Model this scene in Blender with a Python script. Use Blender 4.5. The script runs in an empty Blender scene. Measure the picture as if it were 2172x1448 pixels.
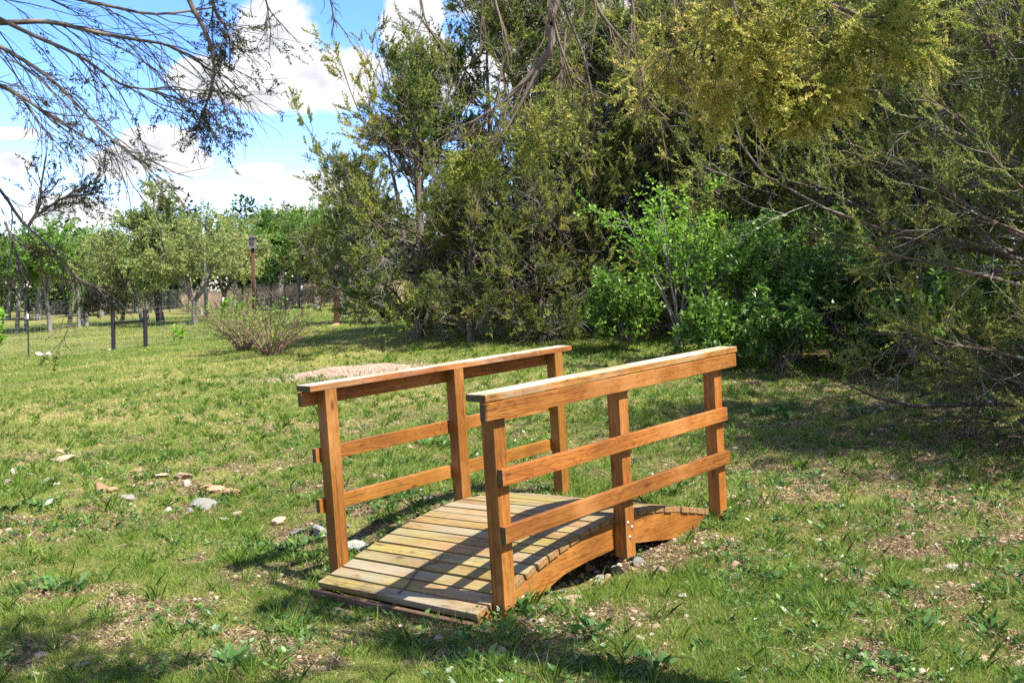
import bpy, math, random
import numpy as np
from mathutils import Matrix, Vector
rad = math.radians
C = bpy.context.scene.collection
PI = math.pi
nrm = lambda v: v / (np.linalg.norm(v, axis=-1, keepdims=True) + 1e-12)

# ------------------------------------------------------------------ camera model (also used to find where things stand)
FOC, PCX, PCY, PITCH, EYE = 2130.0, 1086.0, 724.0, rad(3.0), 1.6
def ray(px, py):
    x, y = (px - PCX) / FOC, (py - PCY) / FOC
    return np.array([x, math.cos(PITCH) - y * math.sin(PITCH), -math.sin(PITCH) - y * math.cos(PITCH)])
def at(px, py, d):
    r = ray(px, py); return np.array([0, 0, EYE]) + r * (d / r[1])

# ------------------------------------------------------------------ noise
_LAT = np.random.default_rng(7).random((256, 256))
def vnoise(x, y):
    xi, yi = np.floor(x).astype(int), np.floor(y).astype(int); fx, fy = x - xi, y - yi
    fx = fx * fx * (3 - 2 * fx); fy = fy * fy * (3 - 2 * fy)
    g = lambda a, b: _LAT[a & 255, b & 255]
    return (g(xi, yi) * (1 - fx) + g(xi + 1, yi) * fx) * (1 - fy) + (g(xi, yi + 1) * (1 - fx) + g(xi + 1, yi + 1) * fx) * fy
def fbm(x, y, o=4):
    s, a, t = 0, .5, 0
    for k in range(o):
        s = s + a * vnoise(x * 2 ** k + 17.3 * k, y * 2 ** k + 9.1 * k); t += a; a *= .5
    return s / t
def sstep(a, b, x):
    t = np.clip((x - a) / (b - a), 0, 1); return t * t * (3 - 2 * t)

BO = np.array([-0.63048399, 5.65224169, 0.3680929])
BM = np.array([[0.74263978, 0.66689923, -0.0610866], [-0.66888686, 0.74312467, -0.01887035], [0.03281033, 0.0548739, 0.99795408]])
# ------------------------------------------------------------------ terrain (thin plate through surveyed points)
CP = np.array([(-.035, 5.15, -.10), (1.43, 6.78, -.0), (.46, 7.85, 0), (-1.15, 6.1, -.25), (-.6, 5.4, -.22), (-3.74, 9.3, -.255), (3.4, 11.8, .229),
    (5.56, 15.5, .439), (4.8, 9.8, .277), (3.6, 18.5, .405), (-2.0, 23, .46), (-6.9, 33, .4), (-5.8, 33, .42), (-12.7, 32, -.36),
    (-14.9, 31, -.5), (-15.7, 45, .17), (-13.6, 43, .22), (-19.3, 42, -.07), (-13.2, 58, .44), (-26, 52, -.29), (-11.7, 60, .74),
    (2, 3.5, .02), (-2, 3.5, -.2), (10, 10, .6), (12, 25, .8), (0, 40, .7), (10, 60, 1.1), (-40, 60, -.6), (-6.5, 15, -.22), (-2.3, 12.5, -.08), (-11, 22, -.42),
    (-40, 20, -1.2), (0, -10, -.2), (-8, 3, -.5), (9, 2, .4), (1.5, 14, .17), (-3.1, 19, .08), (1.5, 22, .5), (6, 21, .6), (-8, -8, -.6), (10, -8, .3)])
def _U(r2): return np.where(r2 > 1e-9, r2 * np.log(r2 + 1e-12), 0)
_n = len(CP); _K = _U(((CP[:, None, :2] - CP[None, :, :2]) ** 2).sum(-1)) + np.eye(_n) * 1.0
_Pm = np.c_[np.ones(_n), CP[:, :2]]
_sol = np.linalg.solve(np.block([[_K, _Pm], [_Pm.T, np.zeros((3, 3))]]), np.r_[CP[:, 2], 0, 0, 0])
def ground(x, y):
    x = np.asarray(x, float); y = np.asarray(y, float); sh = np.broadcast(x, y).shape
    x = np.broadcast_to(x, sh).ravel(); y = np.broadcast_to(y, sh).ravel()
    cx = np.clip(x, -45, 25); cy = np.clip(y, -10, 75)
    out = np.empty(len(x))
    for s in range(0, len(x), 20000):
        e = slice(s, s + 20000)
        out[e] = _U((cx[e, None] - CP[None, :, 0]) ** 2 + (cy[e, None] - CP[None, :, 1]) ** 2) @ _sol[:_n] + _sol[_n] + _sol[_n + 1] * cx[e] + _sol[_n + 2] * cy[e]
    d = np.hypot(x, y)
    bump = (fbm(x * 1.1 + 40, y * 1.1 + 40, 4) - .5) * .10 + (fbm(x * 6, y * 6, 2) - .5) * .025
    out += bump * sstep(60, 20, d)
    # shallow dry wash that the footbridge crosses, from the left foreground to the lower right
    ax, ay, bx, by = -3.4, 8.9, 1.3, 5.35
    t = np.clip(((x - ax) * (bx - ax) + (y - ay) * (by - ay)) / ((bx - ax) ** 2 + (by - ay) ** 2), 0, 1)
    dd = np.hypot(x - ax - t * (bx - ax), y - ay - t * (by - ay))
    out -= .10 * np.exp(-(dd / .33) ** 2) * sstep(0, .3, t) * sstep(1.0, .82, t)
    # level bed under the near end of the footbridge
    dx, dy = x - BO[0], y - BO[1]; uu = dx * BM[0, 1] + dy * BM[1, 1]; vv = dx * BM[0, 0] + dy * BM[1, 0]
    zt = BO[2] + BM[2, 0] * vv + BM[2, 1] * uu + BM[2, 2] * (-.530 + .085 * np.clip(vv, -.9, .9) - .045 * sstep(.7, 0, np.abs(vv + .1)))
    wt = sstep(-.75, -.3, uu) * sstep(.35, .05, uu) * sstep(1.25, .8, np.abs(vv)); out = out * (1 - wt) + np.minimum(out, zt) * wt
    return out.reshape(sh)
def gz(x, y): return float(ground(x, y))
def on_ground(px, py, dmax=120):
    r = ray(px, py); r = r / r[1]
    ds = np.linspace(2, dmax, 1500); z = EYE + r[2] * ds
    g = ground(r[0] * ds, ds); k = np.argmax(z < g)
    d = ds[k] if z[k] < g[k] else dmax
    return np.array([r[0] * d, d, gz(r[0] * d, d)])

# ------------------------------------------------------------------ mesh accumulation
class Acc:
    def __init__(s): s.v, s.f, s.t, s.n = [], [], [], 0
    def add(s, V, F, tint=None):
        V = np.asarray(V, np.float32).reshape(-1, 3); F = np.asarray(F, np.int64)
        s.f.append(F + s.n); s.v.append(V); s.n += len(V)
        s.t.append(np.zeros(len(V), np.float32) if tint is None else np.broadcast_to(np.asarray(tint, np.float32), (len(V),)))
    def mesh(s, name, mats, smooth=True):
        me = bpy.data.meshes.new(name)
        if not s.v: return me
        V = np.concatenate(s.v); T = np.concatenate(s.t)
        me.vertices.add(len(V)); me.vertices.foreach_set('co', V.ravel())
        li = np.concatenate([f.ravel() for f in s.f]); sz = np.concatenate([np.full(len(f), f.shape[1]) for f in s.f])
        me.loops.add(len(li)); me.loops.foreach_set('vertex_index', li.astype(np.int32))
        me.polygons.add(len(sz)); me.polygons.foreach_set('loop_start', np.r_[0, np.cumsum(sz)[:-1]].astype(np.int32))
        a = me.attributes.new('tint', 'FLOAT', 'POINT'); a.data.foreach_set('value', T.astype(np.float32))
        for m in (mats if isinstance(mats, (list, tuple)) else [mats]): me.materials.append(m)
        me.update(calc_edges=True)
        if not smooth: me.shade_flat()
        return me
def link(name, me, parent=None, loc=None):
    o = bpy.data.objects.new(name, me); C.objects.link(o)
    if parent is not None: o.parent = parent
    if loc is not None: o.location = [float(q) for q in loc]
    return o
def tag(o, label=None, cat=None, group=None, kind=None):
    for k, v in (('label', label), ('category', cat), ('group', group), ('kind', kind)):
        if v: o[k] = v
    return o
def thing(name, label, cat, loc=(0, 0, 0), rz=0, group=None):
    o = bpy.data.objects.new(name, None); C.objects.link(o); o.empty_display_size = .2
    o.location = [float(q) for q in loc]; o.rotation_euler = (0, 0, rz)
    return tag(o, label, cat, group)
def dup(root, loc, rz=0, sc=1.0, label=None, group=None):
    r = root.copy(); C.objects.link(r); r.location = [float(q) for q in loc]; r.rotation_euler = (0, 0, rz)
    r.scale = (sc,) * 3 if not isinstance(sc, tuple) else sc
    if label: r['label'] = label
    if group: r['group'] = group
    for ch in list(root.children):
        c = ch.copy(); C.objects.link(c); c.parent = r
        for g in list(ch.children):
            d = g.copy(); C.objects.link(d); d.parent = c
    return r

def tubes(acc, P, R, k=5, tint=0.0, cap=False):
    """P (m,n,3) paths, R (m,n) radii -> k-sided tapering tubes"""
    P = np.asarray(P, float); m, n, _ = P.shape; R = np.broadcast_to(np.asarray(R, float), (m, n))
    T = np.gradient(P, axis=1) if n > 1 else P; T = nrm(T)
    ref = nrm(np.where(np.abs(T[:, :1, 2:3]) > .9, np.array([1., 0, 0]), np.array([0, 0, 1.])))
    A = nrm(np.cross(T, np.broadcast_to(ref, T.shape))); B = np.cross(T, A)
    th = np.arange(k) * 2 * PI / k
    V = P[:, :, None, :] + R[:, :, None, None] * (A[:, :, None, :] * np.cos(th)[None, None, :, None] + B[:, :, None, :] * np.sin(th)[None, None, :, None])
    b = (np.arange(m) * n * k)[:, None, None]; i = np.arange(n - 1)[None, :, None] * k; j = np.arange(k)[None, None, :]; j2 = (j + 1) % k
    F = np.stack([b + i + j, b + i + j2, b + i + k + j2, b + i + k + j], -1).reshape(-1, 4)
    tt = np.asarray(tint, np.float32)
    if tt.ndim == 1: tt = np.repeat(tt, n * k)
    acc.add(V, F, tt)
    if cap:
        for q in range(m):
            o = acc.n - m * n * k + q * n * k
            acc.f.append(np.array([[o + (n - 1) * k + a for a in range(k)]])); acc.f.append(np.array([[o + k - 1 - a for a in range(k)]]))
def leaves(acc, rng, B, D, L, W, tint, fold=.25, tri=False):
    """diamond leaves from base B along D"""
    m = len(B); D = nrm(D); S = nrm(np.cross(D, rng.normal(size=(m, 3)))); N = np.cross(D, S)
    L = np.broadcast_to(L, (m,))[:, None]; W = np.broadcast_to(W, (m,))[:, None]
    if tri:
        V = np.stack([B - S * W * .5, B + S * W * .5, B + D * L + N * L * rng.normal(0, .2, (m, 1))], 1); F = np.arange(m * 3).reshape(m, 3); q = 3
    else:
        mid = B + D * L * .45 + N * W * fold
        V = np.stack([B, mid - S * W * .5, B + D * L, mid + S * W * .5], 1); F = np.arange(m * 4).reshape(m, 4); q = 4
    acc.add(V, F, np.repeat(np.broadcast_to(tint, (m,)), q))
def spawn(rng, P, count, t0, t1, L, ang, bias=(0, 0, 0), npts=4, curve=(0, 0, 0), wig=.12, fall=.3):
    """children branches of every parent path; returns (paths, parent index, t)"""
    m, n, _ = P.shape
    t = rng.uniform(t0, t1, (m, count)); ix = np.clip((t * (n - 1)).astype(int), 0, n - 2); f = (t * (n - 1) - ix)[..., None]
    r = np.arange(m)[:, None]; p0, p1 = P[r, ix], P[r, ix + 1]
    pos = (p0 * (1 - f) + p1 * f).reshape(-1, 3); tan = nrm((p1 - p0).reshape(-1, 3))
    k = len(pos); q = rng.normal(size=(k, 3)); q = nrm(q - tan * (q * tan).sum(1, keepdims=True))
    a = rng.normal(ang, ang * .25, (k, 1))
    d = nrm(tan * np.cos(a) + q * np.sin(a) + np.asarray(bias, float))
    Lp = np.broadcast_to(np.asarray(L, float).reshape(-1, 1) if np.ndim(L) else L, (m, 1))
    ln = (Lp * (1 - fall * t) * rng.uniform(.6, 1.3, (m, count))).reshape(-1, 1)
    out = [pos]
    for s in range(npts - 1):
        out.append(out[-1] + d * ln / (npts - 1)); d = nrm(d + np.asarray(curve, float) / (npts - 1) + rng.normal(0, wig, (k, 3)))
    return np.stack(out, 1), np.repeat(np.arange(m), count), t.ravel()
def catmull(pts, n):
    p = np.asarray(pts, float); p = np.vstack([2 * p[0] - p[1], p, 2 * p[-1] - p[-2]]); m = len(p) - 3
    out = []
    for u in np.linspace(0, m - 1e-6, n):
        i = int(u); t = u - i; a, b, c, d = p[i:i + 4]
        out.append(.5 * (2 * b + (c - a) * t + (2 * a - 5 * b + 4 * c - d) * t * t + (3 * b - a - 3 * c + d) * t ** 3))
    return np.array(out)
def plumes(acc, rng, P, nb, bl, bw, tint, spread=.75, taper=.45):
    """feathery juniper sprays: blades set along each short path P (m,n,3)"""
    m, n, _ = P.shape
    t = rng.uniform(.05, 1, (m, nb)) ** .8; ix = np.clip((t * (n - 1)).astype(int), 0, n - 2); f = (t * (n - 1) - ix)[..., None]
    r = np.arange(m)[:, None]; p0, p1 = P[r, ix], P[r, ix + 1]
    pos = (p0 * (1 - f) + p1 * f).reshape(-1, 3); tan = nrm((p1 - p0).reshape(-1, 3))
    q = rng.normal(size=pos.shape); d = nrm(tan * 1.0 + q * spread + np.array([0, 0, .12]))
    l = bl * (1 - taper * t.ravel()) * rng.uniform(.6, 1.35, len(pos))
    tt = np.repeat(np.broadcast_to(tint, (m,)), nb) + rng.normal(0, .07, len(pos))
    leaves(acc, rng, pos, d, l, bw * rng.uniform(.7, 1.3, len(pos)), np.clip(tt, 0, 1), fold=.2)

# ------------------------------------------------------------------ materials
def mat(name):
    m = bpy.data.materials.new(name); m.use_nodes = True; nt = m.node_tree; nt.nodes.clear()
    return m, nt, (lambda t, **kw: _node(nt, t, kw)), nt.links.new
def _node(nt, t, kw):
    n = nt.nodes.new('ShaderNode' + t)
    for k, v in kw.items():
        if k.startswith('i_'):
            key = k[2:]; key = int(key) if key.isdigit() else key.replace('_', ' ')
            n.inputs[key].default_value = v
        else: setattr(n, k, v)
    return n
def ramp(N, stops, interp='LINEAR'):
    r = N('ValToRGB'); r.color_ramp.interpolation = interp; e = r.color_ramp.elements
    while len(e) < len(stops): e.new(.5)
    for q, (p, c) in zip(e, stops): q.position = p; q.color = (*c, 1) if len(c) == 3 else c
    return r
def finish(nt, N, K, shader):
    o = N('OutputMaterial'); K(shader, o.inputs['Surface'])
def leaf_mat(name, stops, trans=.3, rough=.6, vary=.12, spec=.25):
    m, nt, N, K = mat(name)
    a = N('Attribute', attribute_name='tint'); r = ramp(N, stops); K(a.outputs['Fac'], r.inputs[0])
    oi = N('ObjectInfo'); hs = N('HueSaturation'); mr = N('MapRange', i_3=1 - vary, i_4=1 + vary)
    K(oi.outputs['Random'], mr.inputs[0]); K(mr.outputs[0], hs.inputs['Value']); K(r.outputs[0], hs.inputs['Color'])
    p = N('BsdfPrincipled', i_Roughness=rough); p.inputs['Specular IOR Level'].default_value = spec; K(hs.outputs[0], p.inputs['Base Color'])
    if trans > 0:
        t = N('BsdfTranslucent'); mx = N('MixShader'); mx.inputs[0].default_value = trans
        K(hs.outputs[0], t.inputs[0]); K(p.outputs[0], mx.inputs[1]); K(t.outputs[0], mx.inputs[2]); finish(nt, N, K, mx.outputs[0])
    else: finish(nt, N, K, p.outputs[0])
    return m
def bark_mat(name, c0, c1, scale=8, bump=.4, stretch=.25, grey=None):
    m, nt, N, K = mat(name)
    tc = N('TexCoord'); mp = N('Mapping'); mp.inputs['Scale'].default_value = (1, 1, stretch); K(tc.outputs['Object'], mp.inputs[0])
    n = N('TexNoise', i_Scale=scale, i_Detail=6, i_Roughness=.65); K(mp.outputs[0], n.inputs['Vector'])
    r = ramp(N, [(.3, c0), (.7, c1)]); K(n.outputs['Fac'], r.inputs[0])
    b = N('Bump', i_Strength=bump, i_Distance=.03); K(n.outputs['Fac'], b.inputs['Height'])
    p = N('BsdfPrincipled', i_Roughness=.9); p.inputs['Specular IOR Level'].default_value = .15; col = r.outputs[0]
    if grey:
        at_ = N('Attribute', attribute_name='tint'); gm = N('Mix', data_type='RGBA'); K(at_.outputs['Fac'], gm.inputs[0]); K(col, gm.inputs[6]); gm.inputs[7].default_value = (*grey, 1); col = gm.outputs[2]
    K(col, p.inputs['Base Color']); K(b.outputs[0], p.inputs['Normal']); finish(nt, N, K, p.outputs[0]); return m
def plain(name, col, rough=.6, metal=0, nscale=30, namp=.25, bump=.1):
    m, nt, N, K = mat(name)
    tc = N('TexCoord'); n = N('TexNoise', i_Scale=nscale, i_Detail=5); K(tc.outputs['Object'], n.inputs['Vector'])
    r = ramp(N, [(.25, tuple(c * (1 - namp) for c in col)), (.75, tuple(min(1, c * (1 + namp)) for c in col))]); K(n.outputs['Fac'], r.inputs[0])
    b = N('Bump', i_Strength=bump, i_Distance=.01); K(n.outputs['Fac'], b.inputs['Height'])
    p = N('BsdfPrincipled', i_Roughness=rough, i_Metallic=metal); K(r.outputs[0], p.inputs['Base Color']); K(b.outputs[0], p.inputs['Normal']); finish(nt, N, K, p.outputs[0]); return m

def wood(name, axis, light, mid, dark, grey=None, rough=.55, knots=True):
    """boards: streaks and cathedral grain run along `axis` (0,1,2) of the board's own coordinates"""
    m, nt, N, K = mat(name)
    tc = N('TexCoord'); oi = N('ObjectInfo')
    off = N('VectorMath', operation='SCALE'); cmb = N('CombineXYZ'); K(oi.outputs['Random'], cmb.inputs[0]); 
    mu = N('Math', operation='MULTIPLY', i_1=7.31); K(oi.outputs['Random'], mu.inputs[0]); K(mu.outputs[0], cmb.inputs[1])
    mu2 = N('Math', operation='MULTIPLY', i_1=3.77); K(oi.outputs['Random'], mu2.inputs[0]); K(mu2.outputs[0], cmb.inputs[2])
    K(cmb.outputs[0], off.inputs[0]); off.inputs['Scale'].default_value = 23.0
    ad = N('VectorMath', operation='ADD'); K(tc.outputs['Object'], ad.inputs[0]); K(off.outputs[0], ad.inputs[1])
    def mapped(al, ac):
        s = [ac] * 3; s[axis] = al; mp = N('Mapping'); mp.inputs['Scale'].default_value = s; K(ad.outputs[0], mp.inputs[0]); return mp.outputs[0]
    fine = N('TexNoise', i_Scale=1.0, i_Detail=4, i_Roughness=.6); K(mapped(1.6, 130), fine.inputs['Vector'])
    soft = N('TexNoise', i_Scale=1.0, i_Detail=3, i_Roughness=.5); K(mapped(1.6, 9), soft.inputs['Vector'])
    # growth rings: contour lines of a smooth field -> cathedral arches
    mul = N('Math', operation='MULTIPLY', i_1=15.0); K(soft.outputs['Fac'], mul.inputs[0])
    fr = N('Math', operation='FRACT'); K(mul.outputs[0], fr.inputs[0])
    rg = ramp(N, [(0, (0, 0, 0)), (.55, (.15,) * 3), (.86, (1, 1, 1)), (1, (0, 0, 0))]); K(fr.outputs[0], rg.inputs[0])
    big = N('TexNoise', i_Scale=1.0, i_Detail=4, i_Roughness=.6); K(mapped(2.0, 5), big.inputs['Vector'])
    c = ramp(N, [(.28, dark), (.45, mid), (.72, light)]); K(fine.outputs['Fac'], c.inputs[0])
    mx = N('Mix', data_type='RGBA', blend_type='MULTIPLY'); K(c.outputs[0], mx.inputs[6]); mx.inputs[7].default_value = (.30, .22, .16, 1)
    rm = N('Math', operation='MULTIPLY'); K(rg.outputs[0], rm.inputs[0])
    bm = N('MapRange', i_1=.35, i_2=.65, i_3=.15, i_4=.85); K(big.outputs['Fac'], bm.inputs[0]); K(bm.outputs[0], rm.inputs[1]); K(rm.outputs[0], mx.inputs[0])
    col = mx.outputs[2]
    # per-board tone
    hs = N('HueSaturation'); mr = N('MapRange', i_3=.74, i_4=1.14); K(oi.outputs['Random'], mr.inputs[0]); K(mr.outputs[0], hs.inputs['Value']); K(col, hs.inputs['Color']); col = hs.outputs[0]
    mh = N('MapRange', i_3=.488, i_4=.512); rm7 = N('Math', operation='MULTIPLY', i_1=13.7); K(oi.outputs['Random'], rm7.inputs[0]); fr7 = N('Math', operation='FRACT'); K(rm7.outputs[0], fr7.inputs[0]); K(fr7.outputs[0], mh.inputs[0]); K(mh.outputs[0], hs.inputs['Hue'])
    fade = N('TexNoise', i_Scale=1.0, i_Detail=5, i_Roughness=.6); K(mapped(2.2, 3.2), fade.inputs['Vector']); fm_ = N('MapRange', i_1=.50, i_2=.72, i_3=0, i_4=.55); K(fade.outputs['Fac'], fm_.inputs[0])
    fx = N('Mix', data_type='RGBA'); K(fm_.outputs[0], fx.inputs[0]); K(col, fx.inputs[6]); fx.inputs[7].default_value = (*[q * 1.15 + .04 for q in light], 1); col = fx.outputs[2]
    dk = N('MapRange', i_1=.47, i_2=.30, i_3=0, i_4=.6); K(fade.outputs['Fac'], dk.inputs[0]); dx = N('Mix', data_type='RGBA'); K(dk.outputs[0], dx.inputs[0]); K(col, dx.inputs[6]); dx.inputs[7].default_value = (*dark, 1); col = dx.outputs[2]
    if grey:
        for q, (gc, sc, lo, hi, amt) in enumerate(grey):
            g = N('TexNoise', i_Scale=1.0, i_Detail=6, i_Roughness=.62); K(mapped(sc * .5, sc * 1.6), g.inputs['Vector'])
            gr = N('MapRange', i_1=lo, i_2=hi, i_3=0, i_4=amt); K(g.outputs['Fac'], gr.inputs[0])
            m2 = N('Mix', data_type='RGBA'); K(gr.outputs[0], m2.inputs[0]); K(col, m2.inputs[6]); m2.inputs[7].default_value = (*gc, 1); col = m2.outputs[2]
        fm = N('Mix', data_type='RGBA', blend_type='MULTIPLY', i_0=.55); K(col, fm.inputs[6]); f2 = ramp(N, [(.3, (.45,) * 3), (.6, (1,) * 3)]); K(fine.outputs['Fac'], f2.inputs[0]); K(f2.outputs[0], fm.inputs[7]); col = fm.outputs[2]
    if knots:
        v = N('TexVoronoi', i_Scale=1.0); K(mapped(3.1, 8.0), v.inputs['Vector'])
        kr = ramp(N, [(0, (.9,) * 3), (.07, (.75,) * 3), (.10, (.3,) * 3), (.16, (0,) * 3)]); K(v.outputs['Distance'], kr.inputs[0])
        gate = N('Math', operation='GREATER_THAN', i_1=.55); sx = N('SeparateColor'); K(v.outputs['Color'], sx.inputs[0]); K(sx.outputs[0], gate.inputs[0])
        km = N('Math', operation='MULTIPLY'); K(kr.outputs[0], km.inputs[0]); K(gate.outputs[0], km.inputs[1])
        m3 = N('Mix', data_type='RGBA'); K(km.outputs[0], m3.inputs[0]); K(col, m3.inputs[6]); m3.inputs[7].default_value = (*[q * .55 for q in dark], 1); col = m3.outputs[2]
    b = N('Bump', i_Strength=.35, i_Distance=.002); K(fine.outputs['Fac'], b.inputs['Height'])
    p = N('BsdfPrincipled', i_Roughness=rough); p.inputs['Specular IOR Level'].default_value = .35
    K(col, p.inputs['Base Color']); K(b.outputs[0], p.inputs['Normal']); finish(nt, N, K, p.outputs[0]); return m

ORL, ORM, ORD = (.36, .150, .026), (.25, .092, .014), (.11, .036, .007)
W_STAIN = [wood('stained pine x', 0, ORL, ORM, ORD), wood('stained pine y', 1, ORL, ORM, ORD), wood('stained pine z', 2, ORL, ORM, ORD)]
W_CAP = wood('stained pine handrail', 1, (.44, .20, .055), (.33, .13, .028), (.17, .06, .014), grey=[((.36, .29, .20), 4, .48, .7, .55), ((.20, .17, .06), 3, .55, .75, .5)])
W_DECK = wood('weathered deck boards', 0, (.33, .205, .075), (.25, .145, .046), (.11, .062, .02),
              grey=[((.25, .225, .055), 2.2, .42, .64, .75), ((.26, .23, .175), 2.6, .44, .66, .75), ((.30, .14, .03), 4.5, .54, .68, .6), ((.07, .05, .025), 9, .60, .72, .75)], rough=.7)
W_SILL = wood('dark old timber', 0, (.14, .085, .04), (.09, .055, .028), (.04, .025, .014), rough=.85)
W_CAPTOP = wood('weathered sky-lit handrail top', 1, (.62, .46, .27), (.50, .35, .18), (.30, .18, .08), grey=[((.62, .55, .44), 4, .40, .62, .8)], rough=.5)  # weathered wood, with the sky's reflection on top put into the pale colour
def end_mat():
    m, nt, N, K = mat('shaded olive end grain'); tc = N('TexCoord'); n = N('TexNoise', i_Scale=90, i_Detail=4); K(tc.outputs['Object'], n.inputs['Vector'])
    r = ramp(N, [(.3, (.035, .026, .010)), (.7, (.11, .085, .028))]); K(n.outputs['Fac'], r.inputs[0]); p = N('BsdfPrincipled', i_Roughness=.85); K(r.outputs[0], p.inputs['Base Color']); finish(nt, N, K, p.outputs[0]); return m
W_END = end_mat()  # algae olive, darkened further by shade on the board ends put into the colour
def deck_end():
    m, nt, N, K = mat('sawn deck ends'); tc = N('TexCoord'); n = N('TexNoise', i_Scale=60, i_Detail=4); K(tc.outputs['Object'], n.inputs['Vector'])
    r = ramp(N, [(.3, (.13, .065, .02)), (.7, (.27, .15, .05))]); K(n.outputs['Fac'], r.inputs[0]); p = N('BsdfPrincipled', i_Roughness=.8); K(r.outputs[0], p.inputs['Base Color']); finish(nt, N, K, p.outputs[0]); return m
W_DEND = deck_end()
STEEL = plain('galvanised steel', (.55, .52, .45), .35, .8)
NAIL = plain('dull nail', (.30, .26, .20), .5, .6)
BLACK = plain('black pipe', (.006, .006, .007), .75)
DKGREEN = plain('green painted steel', (.02, .035, .022), .5)
WHITE = plain('white paint', (.75, .75, .72), .5)
WIRE = plain('fence wire', (.34, .34, .33), .5, .1)
POLEBLUE = plain('blue grey steel pole', (.20, .27, .32), .5, .2)
OLDPOST = bark_mat('brown weathered post', (.030, .017, .011), (.085, .045, .025), 10, .4, .1)
HOUSEGREY = bark_mat('grey weathered board', (.10, .09, .085), (.20, .185, .17), 14, .3, .2)
CEDAR_ST = [(0, (.065, .10, .026)), (.35, (.17, .215, .048)), (.62, (.31, .31, .07)), (.85, (.38, .32, .08)), (1, (.48, .35, .10))]
CEDAR = leaf_mat('juniper foliage', CEDAR_ST, .35, .6)
CEDAR_NEAR = leaf_mat('juniper foliage near', [(0, (.06, .09, .02)), (.35, (.15, .19, .035)), (.6, (.30, .33, .065)), (.85, (.50, .46, .11)), (1, (.62, .50, .16))], .45, .55)
CEDAR_SIL = leaf_mat('juniper foliage silhouetted', [(0, (.03, .035, .014)), (.5, (.065, .065, .022)), (1, (.15, .095, .035))], .2, .6)  # darker foliage copy: its silhouette against the sky is put into the colour
BROAD_PALE = leaf_mat('pale spring leaves', [(0, (.11, .17, .04)), (.5, (.23, .30, .085)), (1, (.38, .40, .13))], .42, .5)
BROAD_MID = leaf_mat('mid green leaves', [(0, (.045, .11, .016)), (.5, (.115, .23, .03)), (1, (.22, .35, .055))], .42, .5)
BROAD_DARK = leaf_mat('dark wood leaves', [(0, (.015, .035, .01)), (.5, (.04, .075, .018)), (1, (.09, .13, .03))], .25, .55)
BROAD_BRIGHT = leaf_mat('bright sapling leaves', [(0, (.08, .20, .018)), (.5, (.17, .36, .028)), (1, (.32, .50, .06))], .45, .45)
BROAD_SHADE = leaf_mat('understorey leaves', [(0, (.035, .085, .012)), (.5, (.075, .16, .020)), (1, (.16, .28, .035))], .35, .4, spec=.4)
BARK_CEDAR = bark_mat('juniper bark', (.06, .045, .035), (.20, .16, .13), 9, .5, .25, (.27, .245, .22))
TWIG_GREY = bark_mat('dead grey twigs', (.16, .14, .125), (.36, .32, .29), 20, .2, 1)
TWIG_BROWN = bark_mat('brown twigs', (.075, .055, .04), (.19, .145, .10), 20, .2, 1)
TWIG_SIL = bark_mat('silhouetted twigs', (.05, .045, .04), (.13, .115, .10), 20, .2, 1)  # darker twig copy for the upper-left limbs, silhouette painted into the colour
BARK_GREY = bark_mat('grey bark', (.09, .08, .07), (.24, .22, .19), 6, .5)
BARK_DARK = bark_mat('dark bark', (.035, .028, .022), (.11, .09, .07), 6, .5)
GRASS = leaf_mat('grass blades', [(0, (.06, .125, .018)), (.4, (.155, .25, .034)), (.62, (.25, .30, .055)), (.8, (.36, .31, .11)), (1, (.52, .41, .21))], .4, .5, 0)
WEED = leaf_mat('weed leaves', [(0, (.03, .075, .02)), (.5, (.07, .15, .03)), (1, (.15, .25, .05))], .3, .4, 0, .4)
LITTER = leaf_mat('dry litter', [(0, (.06, .04, .028)), (.5, (.20, .13, .07)), (1, (.42, .31, .19))], .1, .7, 0)
TALLGRASS = leaf_mat('tall dry grass', [(0, (.34, .24, .15)), (1, (.56, .43, .29))], .4, .7, 0)
def stone_mat(name, a, b, c):
    m, nt, N, K = mat(name); tc = N('TexCoord'); oi = N('ObjectInfo')
    ad = N('VectorMath', operation='ADD'); K(tc.outputs['Object'], ad.inputs[0]); sc = N('Math', operation='MULTIPLY', i_1=50); K(oi.outputs['Random'], sc.inputs[0]); K(sc.outputs[0], ad.inputs[1])
    n = N('TexNoise', i_Scale=14, i_Detail=8, i_Roughness=.65); K(ad.outputs[0], n.inputs['Vector'])
    r = ramp(N, [(.28, a), (.5, b), (.72, c)]); K(n.outputs['Fac'], r.inputs[0])
    hs = N('HueSaturation'); mr = N('MapRange', i_3=.7, i_4=1.2); K(oi.outputs['Random'], mr.inputs[0]); K(mr.outputs[0], hs.inputs['Value']); K(r.outputs[0], hs.inputs['Color'])
    bm = N('Bump', i_Strength=.6, i_Distance=.01); K(n.outputs['Fac'], bm.inputs['Height'])
    p = N('BsdfPrincipled', i_Roughness=.9); p.inputs['Specular IOR Level'].default_value = .2; K(hs.outputs[0], p.inputs['Base Color']); K(bm.outputs[0], p.inputs['Normal']); finish(nt, N, K, p.outputs[0]); return m
STONE_TAN = stone_mat('tan limestone', (.17, .11, .07), (.33, .24, .155), (.46, .37, .27))
STONE_GREY = stone_mat('grey limestone', (.10, .095, .08), (.20, .19, .165), (.31, .295, .26))
STONE_WHITE = stone_mat('white limestone', (.22, .19, .15), (.38, .35, .29), (.50, .47, .41))
STONE_RUST = stone_mat('rusty stone', (.16, .085, .045), (.30, .18, .10), (.40, .29, .19))
PEBBLE = leaf_mat('pebbles', [(0, (.11, .075, .05)), (.5, (.25, .18, .12)), (1, (.42, .35, .27))], 0, .9, 0)
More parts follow.
